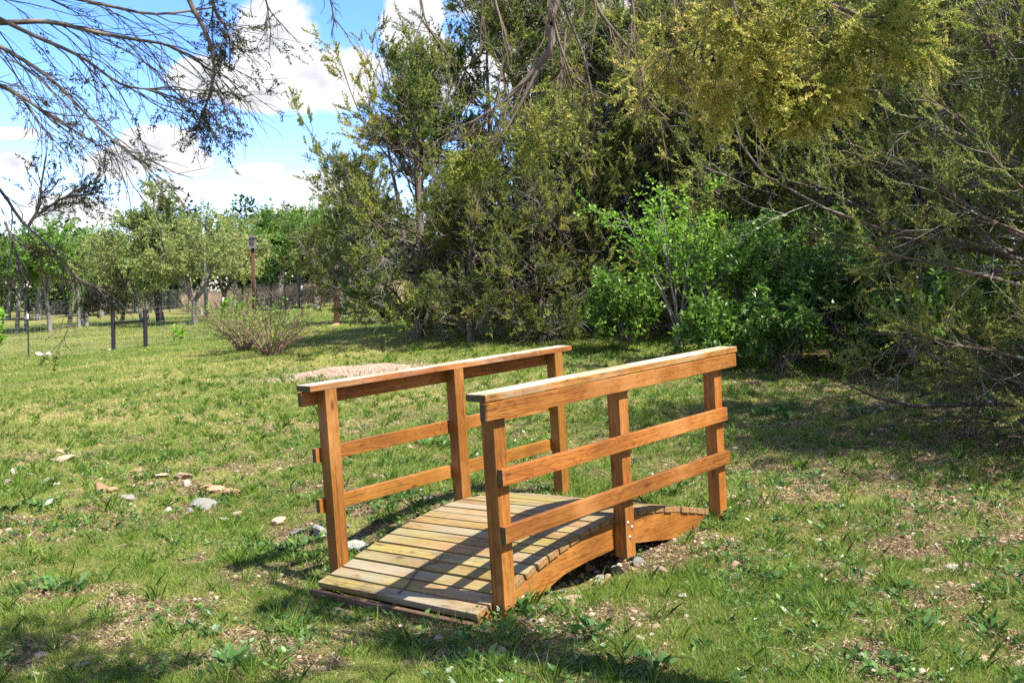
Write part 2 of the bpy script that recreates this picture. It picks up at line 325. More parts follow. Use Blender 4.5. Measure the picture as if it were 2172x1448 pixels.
PINKGRAVEL = leaf_mat('pink gravel', [(0, (.15, .10, .07)), (.5, (.27, .19, .135)), (1, (.38, .30, .23))], 0, .9, 0)

# ------------------------------------------------------------------ ground sheet with soil / straw / moss colouring
SPOTS = []   # bare soil patches: (x, y, rx, ry, amount)
def bare_at(px, py, rx, ry, a):
    g = on_ground(px, py); SPOTS.append((g[0], g[1], rx, ry, a))
for q in ((820, 1345, .9, .22, .75), (560, 1240, .45, .22, .75), (1230, 1330, .55, .35, .95), (1400, 1180, .35, .3, .7), (1500, 1000, .9, 1.0, .45), (1750, 960, 1.3, 1.0, .6), (1880, 830, 1.2, 1.2, .8),
          (2050, 1000, 1.0, .8, .55), (1650, 870, .8, .8, .55), (240, 1110, .6, .35, .5), (600, 1210, .3, .2, .8), (820, 890, .9, .9, .55), (640, 1150, .3, .3, .9), (480, 1400, .5, .18, .6), (250, 1420, .4, .15, .6),
          (1300, 930, .7, .8, .4), (720, 800, 1.5, 1.0, .35), (60, 810, 2, 1.2, .3), (2000, 1120, 1.0, .5, .45), (1100, 1400, .5, .2, .5)): bare_at(*q)
def cover_maps(x, y):
    d = np.hypot(x, y)
    n1 = fbm(x * .9 + 3, y * .9 + 8, 4); n2 = fbm(x * 3.2 + 31, y * 3.2 + 5, 4); n3 = fbm(x * .35 + 70, y * .35 + 20, 3)
    bare = sstep(.50, .66, n2 * .6 + n1 * .45) * .85
    bare = bare * np.interp(d, [6, 12, 20], [1, .6, .25])
    for (sx, sy, rx, ry, a) in SPOTS:
        e = ((x - sx) / rx) ** 2 + ((y - sy) / ry) ** 2 + (n2 - .5) * 2.2
        bare = np.maximum(bare, a * sstep(1.3, .2, e) * (.55 + .6 * n2))
    dry = np.clip(sstep(.48, .66, n1 * .6 + n3 * .5) * .8 + (n2 - .5) * .6, 0, 1)
    lawn = sstep(9, 13, y) * sstep(2.5, -1.5, x - .02 * y)      # open sunny lawn on the left runs yellower
    dry = np.clip(dry * (.6 + .4 * lawn) + .2 * lawn, 0, 1) * np.interp(d, [18, 34], [1, .5])
    bare = np.maximum(bare, .75 * sstep(.7, 2.6, x - .16 * y + .55 + (n1 - .5) * 2.5) * sstep(5.5, 7.0, y) * sstep(.30, .62, n2 + .1 * n1))
    return np.clip(bare, 0, 1), dry
def ground_mat():
    m, nt, N, K = mat('soil and turf')
    tc = N('TexCoord'); g = lambda s, d=6, r=.6: _n2(s, d, r)
    def _n2(s, d, r):
        n = N('TexNoise', i_Scale=s, i_Detail=d, i_Roughness=r); K(tc.outputs['Object'], n.inputs['Vector']); return n.outputs['Fac']
    soil = ramp(N, [(.3, (.035, .020, .013)), (.5, (.085, .052, .033)), (.7, (.17, .11, .07))]); K(g(55), soil.inputs[0])
    peb = N('TexVoronoi', i_Scale=85); K(tc.outputs['Object'], peb.inputs['Vector'])
    pm = ramp(N, [(.0, (1,) * 3), (.22, (1,) * 3), (.34, (0,) * 3)]); K(peb.outputs['Distance'], pm.inputs[0])
    sx = N('SeparateColor'); K(peb.outputs['Color'], sx.inputs[0]); gt = N('Math', operation='GREATER_THAN', i_1=.62); K(sx.outputs[0], gt.inputs[0])
    pmm = N('Math', operation='MULTIPLY'); K(pm.outputs[0], pmm.inputs[0]); K(gt.outputs[0], pmm.inputs[1])
    pc = ramp(N, [(0, (.18, .12, .08)), (.6, (.36, .27, .18)), (1, (.52, .46, .37))]); K(sx.outputs[1], pc.inputs[0])
    s2 = N('Mix', data_type='RGBA'); K(pmm.outputs[0], s2.inputs[0]); K(soil.outputs[0], s2.inputs[6]); K(pc.outputs[0], s2.inputs[7])
    turf = ramp(N, [(.30, (.028, .028, .012)), (.44, (.075, .08, .022)), (.56, (.16, .14, .045)), (.70, (.29, .23, .10))]); K(g(34, 8, .8), turf.inputs[0])
    turfd = ramp(N, [(.28, (.075, .09, .02)), (.5, (.20, .205, .05)), (.72, (.34, .28, .12))]); K(g(30, 7, .75), turfd.inputs[0])
    ad = N('Attribute', attribute_name='dry'); t2 = N('Mix', data_type='RGBA'); K(ad.outputs['Fac'], t2.inputs[0]); K(turf.outputs[0], t2.inputs[6]); K(turfd.outputs[0], t2.inputs[7])
    ab = N('Attribute', attribute_name='tint'); br = N('MapRange', i_1=.15, i_2=.6); K(ab.outputs['Fac'], br.inputs[0])
    fin = N('Mix', data_type='RGBA'); K(br.outputs[0], fin.inputs[0]); K(t2.outputs[2], fin.inputs[6]); K(s2.outputs[2], fin.inputs[7])
    b = N('Bump', i_Strength=.8, i_Distance=.02); K(g(40, 8, .7), b.inputs['Height'])
    p = N('BsdfPrincipled', i_Roughness=.95); p.inputs['Specular IOR Level'].default_value = .1
    K(fin.outputs[2], p.inputs['Base Color']); K(b.outputs[0], p.inputs['Normal']); finish(nt, N, K, p.outputs[0]); return m
def build_ground():
    ys = np.r_[np.array([-400, -150, -60, -30, -15, -8, -4, -1, 1, 2]), np.arange(3, 13, .05), np.geomspace(13, 60, 200), np.geomspace(62, 900, 20)]
    xs = np.r_[-900, -400, -200, -100, np.linspace(-70, -12, 60), np.arange(-11.5, -5, .25), np.arange(-5, 6, .05), np.arange(6, 14, .3), np.linspace(15, 50, 20), 100, 200, 400, 900]
    X, Y = np.meshgrid(xs, ys); Z = ground(X, Y); b, d = cover_maps(X.ravel(), Y.ravel())
    a = Acc(); nx, ny = len(xs), len(ys); i = (np.arange(ny - 1)[:, None] * nx + np.arange(nx - 1)[None]).ravel()
    a.add(np.stack([X, Y, Z], -1), np.stack([i, i + 1, i + nx + 1, i + nx], -1), b)
    me = a.mesh('ground', ground_mat()); at_ = me.attributes.new('dry', 'FLOAT', 'POINT'); at_.data.foreach_set('value', d.astype(np.float32))
    tag(link('ground', me), kind='structure')
build_ground()

# ------------------------------------------------------------------ grass, weeds, litter, gravel (nobody could count them)
def scatter(rng, n, d0, d1, p=1.5, half=.62):
    """points round the lawn, thinning with distance"""
    u = rng.random(n); e = 2 - p
    d = (d0 ** e + u * (d1 ** e - d0 ** e)) ** (1 / e); a = rng.uniform(-half, half, n)
    return d * np.sin(a), d * np.cos(a), d
def stuff(name, acc, m): 
    o = link(name, acc.mesh(name, m)); tag(o, kind='stuff'); return o
UNDER = lambda x, y: None
def in_bridge(x, y):      # footprint of the deck
    dx, dy = x - BO[0], y - BO[1]
    uu = dx * BM[0, 1] + dy * BM[1, 1]; vv = dx * BM[0, 0] + dy * BM[1, 0]
    return (uu > -.14) & (uu < 2.2) & (np.abs(vv) < .70)
def build_grass():
    rng = np.random.default_rng(11); acc = Acc()
    # turf
    n = 1500000; x, y, d = scatter(rng, n, 3.6, 58, 1.95)
    bare, dry = cover_maps(x, y); lush = fbm(x * 2.1 + 9, y * 2.1 + 77, 3)
    keep = (rng.random(n) > bare * 1.1) & (rng.random(n) < .35 + 1.1 * lush) & ~in_bridge(x, y); x, y, d, dry, lush = (q[keep] for q in (x, y, d, dry, lush)); k = len(x)
    z = ground(x, y) - .004
    h = np.interp(d, [4, 10, 30], [.042, .042, .06]) * (.5 + 1.0 * lush) * rng.uniform(.5, 1.5, k); w = np.clip(d * .00065, .0028, .02) * rng.uniform(.7, 1.4, k)
    lean = rng.normal(0, .62, (k, 3)); lean[:, 2] = 1
    t = np.clip(.40 + .38 * (dry - .28) + rng.normal(0, .13, k) + (rng.random(k) < .13 + .2 * dry) * .32 - .2 * (lush - .5), 0, 1)
    leaves(acc, rng, np.stack([x, y, z], 1), lean, h, w, t, tri=True)
    # longer tufts
    nc = 5200; x, y, d = scatter(rng, nc, 3.7, 22, 1.35); bare, dry = cover_maps(x, y); keep = (rng.random(nc) > bare * .75) & ~in_bridge(x, y); x, y, d = x[keep], y[keep], d[keep]
    nb = 22; k = len(x); sz = rng.uniform(.4, 1.15, k) ** 1.4
    bx = (x[:, None] + rng.normal(0, .022, (k, nb)) * sz[:, None]).ravel(); by = (y[:, None] + rng.normal(0, .022, (k, nb)) * sz[:, None]).ravel(); bz = ground(bx, by) - .005
    lean = rng.normal(0, .55, (k * nb, 3)); lean[:, 2] = 1; lean = nrm(lean); s = np.repeat(sz, nb); dd = np.repeat(d, nb)
    L = .125 * s * rng.uniform(.5, 1.2, k * nb); W = np.clip(dd * .0008, .0034, .012); B = np.stack([bx, by, bz], 1)
    S = nrm(np.cross(lean, rng.normal(size=(k * nb, 3)))); mid = B + lean * L[:, None] * .55; out = nrm(lean * np.array([1, 1, .25])) 
    tip = mid + (lean * .5 + out * .45) * L[:, None] * .6
    V = np.stack([B - S * W[:, None] * .5, B + S * W[:, None] * .5, mid + S * W[:, None] * .42, tip, mid - S * W[:, None] * .42], 1)
    tt = np.repeat(np.clip(rng.normal(.30, .12, k), 0, .8), nb) + rng.normal(0, .06, k * nb)
    acc.add(V, np.arange(k * nb * 5).reshape(-1, 5), np.repeat(np.clip(tt, 0, 1), 5))
    stuff('grass', acc, GRASS)
    # straw lying flat
    acc = Acc(); n = 170000; x, y, d = scatter(rng, n, 3.6, 22, 1.75); bare, dry = cover_maps(x, y); keep = (rng.random(n) < .22 + dry * .8 + .3 * bare) & ~in_bridge(x, y); x, y, d = x[keep], y[keep], d[keep]; k = len(x)
    lean = rng.normal(0, 1, (k, 3)); lean[:, 2] = np.abs(rng.normal(0, .22, k)) + .05
    leaves(acc, rng, np.stack([x, y, ground(x, y) + .004], 1), lean, rng.uniform(.03, .10, k), np.clip(d * .0006, .0025, .010), np.clip(rng.normal(.85, .12, k), .5, 1), tri=True)
    stuff('dry_grass', acc, GRASS)
    # low broad-leaved weeds
    acc = Acc(); nc = 12000; x, y, d = scatter(rng, nc, 3.6, 20, 1.6); pat = fbm(x * 1.4 + 55, y * 1.4 + 12, 3); keep = (pat > .46) & ~in_bridge(x, y); x, y, d = x[keep], y[keep], d[keep]; k = len(x); nb = 11
    sz = rng.uniform(.3, 1.0, k) ** 2.2 + .18
    a = rng.uniform(0, 2 * PI, (k, nb)); rr = rng.uniform(.0, .045, (k, nb)) * sz[:, None]
    bx = (x[:, None] + np.cos(a) * rr).ravel(); by = (y[:, None] + np.sin(a) * rr).ravel(); D = np.stack([np.cos(a).ravel(), np.sin(a).ravel(), rng.uniform(.15, .9, k * nb)], 1)
    leaves(acc, rng, np.stack([bx, by, ground(bx, by) + rng.uniform(.0, .03, k * nb)], 1), D, np.repeat(.042 * sz, nb) * rng.uniform(.6, 1.3, k * nb), np.repeat(.020 * sz, nb) * rng.uniform(.7, 1.3, k * nb), np.clip(np.repeat(rng.normal(.42, .2, k), nb) + rng.normal(0, .1, k * nb), 0, 1), fold=.15)
    # a few bigger rosettes and vines seen near the bridge and under the trees
    for (px, py, s) in ((490, 1425, 1.9), (1020, 1240 + 175, 1.3), (1250, 1360, 1.2), (1270, 1345, 1.1), (1385, 1440, 1.4), (660, 1160, 1.5), (630, 1170, 1.4), (610, 1185, 1.2), (540, 1175, 1.2), (120, 1265, 1.5), (150, 1260, 1.4), (60, 1080, 1.5), (90, 1085, 1.5), (20, 1090, 1.5),
                        (1960, 1350, 1.2), (2100, 1345, 1.3), (940, 950, 1.9), (910, 945, 1.8), (880, 1030, 1.6), (860, 1060, 1.6), (900, 1075, 1.5), (1640, 880, 1.6), (1660, 890, 1.6), (1620, 885, 1.6), (780, 1070, 1.5), (810, 1085, 1.5), (835, 1060, 1.4), (1060, 1312, 1.1), (1035, 1308, 1.1), (1100, 1300, 1.2), (1085, 1312, 1.2), (1110, 1310, 1.1), (1072, 1322, 1.0), (1125, 1290, .9), (1545, 1108, 1.0), (1515, 1112, 1.1), (1490, 1110, .9), (705, 1222, .8), (720, 1255, .7), (1345, 1185, .7)):
        g = on_ground(px, py); nb = 20; a = rng.uniform(0, 2 * PI, nb); rr = rng.uniform(0, .05, nb) * s
        bx = g[0] + np.cos(a) * rr; by = g[1] + np.sin(a) * rr; D = np.stack([np.cos(a), np.sin(a), rng.uniform(.2, 1.1, nb)], 1)
        leaves(acc, rng, np.stack([bx, by, ground(bx, by) + rng.uniform(0, .05, nb)], 1), D, .06 * s * rng.uniform(.6, 1.2, nb), .026 * s * rng.uniform(.6, 1.2, nb), np.clip(rng.normal(.4, .2, nb), 0, 1), fold=.12)
    stuff('weeds', acc, WEED)
    # litter
    acc = Acc(); n = 260000; x, y, d = scatter(rng, n, 3.6, 19, 1.7); bare, dry = cover_maps(x, y); shade = sstep(1.2, 3.5, x - .12 * y + .6) * .6
    keep = (rng.random(n) < bare * .8 + shade * .5 + .05) & ~in_bridge(x, y); x, y, d = x[keep], y[keep], d[keep]; k = len(x)
    D = rng.normal(0, 1, (k, 3)); D[:, 2] = np.abs(D[:, 2]) * .25
    leaves(acc, rng, np.stack([x, y, ground(x, y) + .005], 1), D, rng.uniform(.010, .038, k), rng.uniform(.0025, .010, k) * np.clip(d / 6, 1, 2), np.clip(rng.normal(.45, .25, k), 0, 1))
    stuff('leaf_litter', acc, LITTER)
    # gravel
    acc = Acc(); n = 60000; x, y, d = scatter(rng, n, 3.6, 17, 1.6); bare, dry = cover_maps(x, y); keep = (rng.random(n) < .02 + bare * .7); x, y, d = x[keep], y[keep], d[keep]; k = len(x)
    pebbles(acc, rng, x, y, ground(x, y), np.clip(rng.lognormal(-4.85, .45, k), .004, .03), rng)
    stuff('gravel', acc, PEBBLE)
def pebbles(acc, rng, x, y, z, s, _):
    k = len(x); oc = np.array([(1, 0, 0), (0, 1, 0), (-1, 0, 0), (0, -1, 0), (0, 0, .75), (.6, .6, .45), (-.6, .6, .4), (-.6, -.6, .45), (.6, -.6, .4)], float)
    F = np.array([(0, 1, 5), (1, 2, 6), (2, 3, 7), (3, 0, 8), (5, 1, 6), (6, 2, 7), (7, 3, 8), (8, 0, 5), (4, 5, 6), (4, 6, 7), (4, 7, 8), (4, 8, 5)])
    j = oc[None] * rng.uniform(.75, 1.3, (k, 9, 3)) * s[:, None, None]; a = rng.uniform(0, 2 * PI, k)[:, None]; ca, sa = np.cos(a), np.sin(a)
    V = np.stack([j[..., 0] * ca * 1.25 - j[..., 1] * sa, j[..., 0] * sa * 1.25 + j[..., 1] * ca, j[..., 2]], -1) + np.stack([x, y, z], 1)[:, None]
    acc.add(V, (np.arange(k)[:, None, None] * 9 + F[None]).reshape(-1, 3), np.repeat(np.clip(rng.normal(.55, .25, k), 0, 1), 9))
build_grass()

# ------------------------------------------------------------------ footbridge (own frame: x across to the right, y along, z up)
HW, PO, TH = 1.3466 / 2, .0889, .0381
bridge = thing('wooden_footbridge', 'orange-stained arched wooden footbridge with railings and weathered plank deck', 'footbridge')
bridge.matrix_world = Matrix(((*BM[0], BO[0]), (*BM[1], BO[1]), (*BM[2], BO[2]), (0, 0, 0, 1)))
def board(name, lo, hi, m, endm=None, end_axis=1, bev=.0035, parent=None, rot=None, topm=None):
    lo, hi = np.array(lo, float), np.array(hi, float); c = (lo + hi) / 2; h = (hi - lo) / 2; ax = end_axis
    # chamfered box
    V, F, mi = [], [], []
    import bmesh
    bm = bmesh.new(); bmesh.ops.create_cube(bm, size=2); bmesh.ops.scale(bm, vec=h, verts=bm.verts)
    bmesh.ops.bevel(bm, geom=list(bm.edges), offset=min(bev, h.min() * .4), segments=2, profile=.6, affect='EDGES')
    for f in bm.faces:
        f.material_index = 1 if endm is not None and abs(f.normal[ax]) > .9 else 2 if topm is not None and f.normal[2] > .9 else 0; f.smooth = False
    me = bpy.data.meshes.new(name); bm.to_mesh(me); bm.free(); me.materials.append(m)
    if endm is not None: me.materials.append(endm)
    if topm is not None: me.materials.append(topm)
    o = link(name, me, parent or bridge, c)
    if rot is not None: o.rotation_euler = rot
    return o
H, HR = .6733, .6733
# right railing / left railing parameters measured from the photograph
rails = {'R': dict(s=1, p=(0, 1.0958, 2.1899), c=(-.068, 2.4751), co=-.0178, r=(-.0965, 2.4263), m=(.0043, 2.2784), l=(.0003, 2.2852), hm=.2777, hl=-.0216),
         'L': dict(s=-1, p=(.0369, 1.151, 2.2497), c=(-.0687, 2.4669), co=.0165, r=(-.0759, 2.4425), m=(.0, 2.36), l=(.0, 2.36), hm=.2702, hl=-.046)}
posts = {}
rr_ = random.Random(3)
for sd, q in rails.items():
    s = q['s']; out = HW + PO + TH
    def span(a, b): return (min(s * a, s * b), max(s * a, s * b))
    for k, u in enumerate(q['p']):
        x0, x1 = span(HW, HW + PO); bot = -.475 if (k == 1 and sd == 'R') else (-.46 if k == 1 else -.72)
        posts[sd, k] = board('post', (x0, u, bot), (x1, u + PO, H - TH - .001), W_STAIN[2], W_END, 2)
    x0, x1 = span(out + q['co'] - .1397, out + q['co'])
    board('handrail', (x0, q['c'][0], H - TH), (x1, q['c'][1], H), W_CAP, W_END, 1, topm=W_CAPTOP)
    x0, x1 = span(HW + PO + .001, out)
    rails[sd]['top'] = board('top_rail', (x0, q['r'][0], H - TH - .005 - PO), (x1, q['r'][1], H - TH - .005), W_STAIN[1], W_END, 1)
    rails[sd]['mid'] = board('guard_rail', (x0, q['m'][0], q['hm'] - PO), (x1, q['m'][1], q['hm']), W_STAIN[1], W_END, 1)
    rails[sd]['low'] = board('guard_rail', (x0, q['l'][0], q['hl'] - PO), (x1, q['l'][1], q['hl']), W_STAIN[1], W_END, 1)
def deckw(u): return np.interp(u, [-.2, -.06, .05, .24, .43, .63, .83, 1.02, 1.2, 1.41, 1.62, 1.82, 2.02, 2.2, 2.35], [-.482, -.452, -.424, -.368, -.312, -.272, -.243, -.224, -.226, -.247, -.278, -.323, -.375, -.43, -.48])
ROLL = .052 / (2 * HW)
pitch_ = .0985; NPL = 24; planks = []
for k in range(NPL):
    u = -.125 + pitch_ * k + .044; sl = math.atan2(deckw(u + .04) - deckw(u - .04), .08); w = float(deckw(u)) - .026
    jit = rr_.uniform(-.006, .006)
    o = board('deck_plank', (-HW - .004 + jit, -.0437, -TH), (HW + .004 + jit, .0437, 0), W_DECK, W_DEND, 0, .004)
    # the mesh is centred; put its top centre on the arch and tilt with it
    o.rotation_mode = 'XYZ'; R_ = Matrix.Rotation(-ROLL * 1.0, 4, 'Y') @ Matrix.Rotation(sl, 4, 'X')
    planks.append(o)
    o.matrix_local = Matrix.Translation((jit, u, w + rr_.uniform(-.0015, .0015))) @ R_ @ Matrix.Translation((0, 0, -TH / 2))
def stringer(x0, x1, dz):
    a = Acc(); us = np.linspace(-.10, 2.24, 80); top = deckw(us) - TH - .004 + dz
    bot = np.interp(us, [-.1, .317, .443, .615, .838, 1.087, 1.314, 1.5, 1.687, 1.914, 2.157, 2.24], [-.66, -.55, -.498, -.452, -.434, -.428, -.445, -.477, -.512, -.55, -.58, -.60]) + dz
    bot = np.minimum(bot, top - .02); n = len(us)
    ring = lambda x: np.concatenate([np.stack([np.full(n, x), us, top], 1), np.stack([np.full(n, x), us, bot], 1)])
    V = np.concatenate([ring(x0), ring(x1)]); i = np.arange(n - 1); F = []
    F.append(np.stack([i, i + 1, n + i + 1, n + i], 1)); F.append(np.stack([2 * n + i, 3 * n + i, 3 * n + i + 1, 2 * n + i + 1], 1))
    F.append(np.stack([i, 2 * n + i, 2 * n + i + 1, i + 1], 1)); F.append(np.stack([n + i, n + i + 1, 3 * n + i + 1, 3 * n + i], 1))
    F.append(np.array([[0, n, 3 * n, 2 * n], [n - 1, 3 * n - 1, 4 * n - 1, 2 * n - 1]]))
    a.add(V, np.concatenate(F)); link('stringer', a.mesh('stringer', W_STAIN[1], False), bridge)
stringer(HW - .042, HW - .004, .0); stringer(-HW + .004, -HW + .042, -.050); stringer(-.019, .019, -.026)
o = board('sill_board', (-HW - .01, -.020, -.14), (HW + .01, .018, 0), W_SILL, W_END, 0); o.matrix_local = Matrix.Translation((0, -.170, -.525)) @ Matrix.Rotation(-ROLL, 4, 'Y') @ Matrix.Translation((0, 0, -.07))
# bolts with washers on the right middle post, nail heads on rails
def disc(name, parent, p, r, m, t=.004):
    a = Acc(); th = np.arange(10) * 2 * PI / 10; c = np.stack([np.zeros(10), np.cos(th) * r, np.sin(th) * r], 1); c2 = c * .8 + np.array([t, 0, 0])
    V = np.concatenate([c, c2]); j = np.arange(10); F = np.stack([j, (j + 1) % 10, 10 + (j + 1) % 10, 10 + j], 1); a.add(V, F); a.f.append(np.array([[10 + q for q in range(10)]]))
    o = link(name, a.mesh(name, m, False), parent); o.location = Vector(p) - parent.location; return o
a = Acc(); th = np.arange(8) * PI / 4; c = np.stack([np.cos(th) * .0048, np.sin(th) * .0048, np.zeros(8)], 1); a.add(np.concatenate([c, c * .7 + [0, 0, .0012]]), np.stack([np.arange(8), (np.arange(8) + 1) % 8, 8 + (np.arange(8) + 1) % 8, 8 + np.arange(8)], 1)); a.f.append(np.array([np.arange(8, 16)]))
screw_me = a.mesh('screw', NAIL, False)
for o in planks:
    for sx in (-1, 1):
        for sy in (-1, 1): link('screw', screw_me, o, (sx * (HW - .024) + rr_.uniform(-.004, .004), sy * .024 + rr_.uniform(-.004, .004), TH / 2 + .0003))
xr = HW + PO + .0005
for (u, w) in ((1.123, -.262), (1.162, -.296), (1.135, -.352)):
    b = disc('bolt', posts['R', 1], (xr, u, w), .0125, STEEL); 
    h = disc('bolt_head', posts['R', 1], (xr + .004, u, w), .006, NAIL, .003)
for key, hh, us in (('top', .59, (.03, .06, 1.12, 1.15, 2.22)), ('mid', .235, (.035, .07, 1.13, 2.22)), ('low', -.066, (.03, 1.13, 2.21))):
    r = rails['R'][key]
    for j, u in enumerate(us): disc('nail', r, (HW + PO + TH + .0003, u, hh + (.018 if j % 2 else -.018)), .0038, NAIL, .0012)

# ------------------------------------------------------------------ stones
def rock_mesh(seed, m, flat=.6):
    import bmesh; rng = np.random.default_rng(seed); bm = bmesh.new(); bmesh.ops.create_icosphere(bm, subdivisions=3, radius=1)
    V = np.array([v.co[:] for v in bm.verts]); pl = nrm(rng.normal(size=(11, 3)))
    d = np.ones(len(V)) * 1.15
    for q in pl: d = np.minimum(d, rng.uniform(.62, .95) / np.maximum(V @ q, .05))
    P = V * d[:, None] * (1 + .07 * (fbm(V[:, 0] * 4 + seed, V[:, 1] * 4 + V[:, 2] * 3 + 9, 3) - .5)[:, None] * 2)
    P[:, 2] *= flat
    for v, p in zip(bm.verts, P): v.co = p
    me = bpy.data.meshes.new('stone'); bm.to_mesh(me); bm.free(); me.materials.append(m); return me
RM = {k: [rock_mesh(s + i * 7, m, f) for i, f in enumerate((.55, .75, .42))] for k, (s, m) in dict(tan=(1, STONE_TAN), grey=(2, STONE_GREY), white=(3, STONE_WHITE), rust=(4, STONE_RUST)).items()}
srng = random.Random(5)
def stone(px, py, wpx, kind, label, group=None, hh=1.0, var=None, rz=None, d=None, lift=0):
    g = on_ground(px, py) if d is None else at(px, py, d); r = wpx / FOC * g[1] / 2
    o = link('stone', RM[kind][srng.randrange(3) if var is None else var], None, (g[0], g[1], g[2] + r * .20 + lift)); s = r * 1.05
    o.scale = (s, s * srng.uniform(.7, 1), s * hh); o.rotation_euler = (srng.uniform(-.25, .25), srng.uniform(-.25, .25), srng.uniform(0, 6.28) if rz is None else rz)
    return tag(o, label, 'stone', group)
G1 = 'stones edging the dry wash left of the footbridge'
for a in ((214, 1042, 30, 'rust', 'rounded pinkish stone, tallest of the pair left of the grey slab', 1.2, 1), (238, 1046, 26, 'rust', 'smaller tan stone touching the tall pinkish stone in the grass', .9, 1),
          (275, 1060, 34, 'grey', 'pale grey slab just right of the pinkish pair of stones', .7, 2), (300, 1002, 28, 'rust', 'flat pinkish stone at upper left of the wash stones', .7, 0), (306, 1012, 30, 'tan', 'tan stone lying against the front of a pinkish one', .7, 0),
          (342, 1014, 40, 'tan', 'long low sandy stone behind the middle of the wash', .5, 2), (392, 1016, 44, 'tan', 'large low buff stone with grass behind it', .8, 0), (396, 1034, 26, 'white', 'whitish stone in front of the large buff stone', .9, 1),
          (434, 1040, 42, 'rust', 'brown rough stone with dark underside in the wash', .7, 2), (460, 1044, 38, 'rust', 'reddish stone wedged right of the brown rough stone', .7, 0), (491, 1054, 38, 'rust', 'golden brown stone standing alone beside a leafy weed', .8, 1),
          (428, 1080, 64, 'grey', 'largest grey split stone in the middle of the wash', .7, 2), (405, 1086, 26, 'grey', 'small grey stone tucked left of the split stone', .9, 0), (358, 1084, 20, 'white', 'small white stone at left front of the wash', .8, 1),
          (475, 1104, 28, 'white', 'pale stone in front of the split grey stone', .6, 0), (503, 1096, 22, 'tan', 'small tan stone right of the pale front stone', .7, 1), (590, 1117, 38, 'tan', 'buff grey stone between wash and the near left bridge post', .8, 0),
          (632, 1136, 42, 'grey', 'long grey slab beside the near left bridge post', .5, 2), (680, 1136, 40, 'grey', 'grey rock almost touching the near left bridge post', .9, 1), (537, 1146, 16, 'tan', 'small tan pebble-like stone on dark soil', .7, 0),
          (140, 978, 42, 'tan', 'largest pinkish tan stone in the left lawn', .8, 0), (28, 1004, 22, 'white', 'white stone by the left edge in the grass', .9, 1), (62, 1012, 18, 'white', 'small white stone in the second place from the left edge', .8, 0),
          (15, 1024, 16, 'grey', 'small grey stone at the far left edge', 1, 1), (98, 1026, 30, 'white', 'broken whitish stone in weeds on the left', .6, 2), (120, 1030, 20, 'white', 'little white stone beside the broken whitish one', .6, 0), (112, 976, 18, 'tan', 'small buff stone left of the large tan stone', .7, 2),
          (128, 960, 22, 'tan', 'low buff stone behind the large tan stone', .5, 0), (735, 1118, 22, 'grey', 'grey stone seen between the left rails', .7, 0), (757, 1150, 16, 'grey', 'little grey stone inside the left railing', .8, 1)):
    stone(a[0], a[1], a[2], a[3], a[4], G1, a[5], a[6])
stone(752, 1166, 62, 'grey', 'big mossy grey rock against the left side of the deck', None, .9, 0)
stone(738, 1172, 40, 'rust', 'rusty boulder wedged behind the near left post', None, 1.0, 1)
G2 = 'stones in the wash under the footbridge'
lab2 = 'rough brownish stone in the shaded pile beneath the bridge arch'
for (px, py, w, k) in ((1330, 1198, 20, 'grey'), (1300, 1205, 18, 'grey'), (1311, 1222, 26, 'tan'), (1340, 1215, 20, 'rust'), (1288, 1212, 22, 'rust'), (1272, 1228, 22, 'grey'), (1250, 1210, 24, 'rust'), (1232, 1228, 20, 'rust'), (1218, 1240, 22, 'grey'), (1205, 1226, 22, 'rust'), (1190, 1244, 26, 'tan'),
                       (1172, 1262, 18, 'grey'), (1255, 1190, 22, 'grey'), (1280, 1186, 20, 'grey'), (1150, 1272, 14, 'grey'), (1240, 1205, 18, 'grey'), (1318, 1188, 22, 'rust'), (1345, 1186, 20, 'grey'), (1290, 1232, 16, 'tan'), (1262, 1180, 22, 'rust'), (1225, 1212, 22, 'grey'), (1300, 1180, 22, 'rust'), (1180, 1250, 18, 'rust'), (1195, 1258, 18, 'grey')):
    stone(px, py, w, k, lab2, G2, .95)
G3 = None
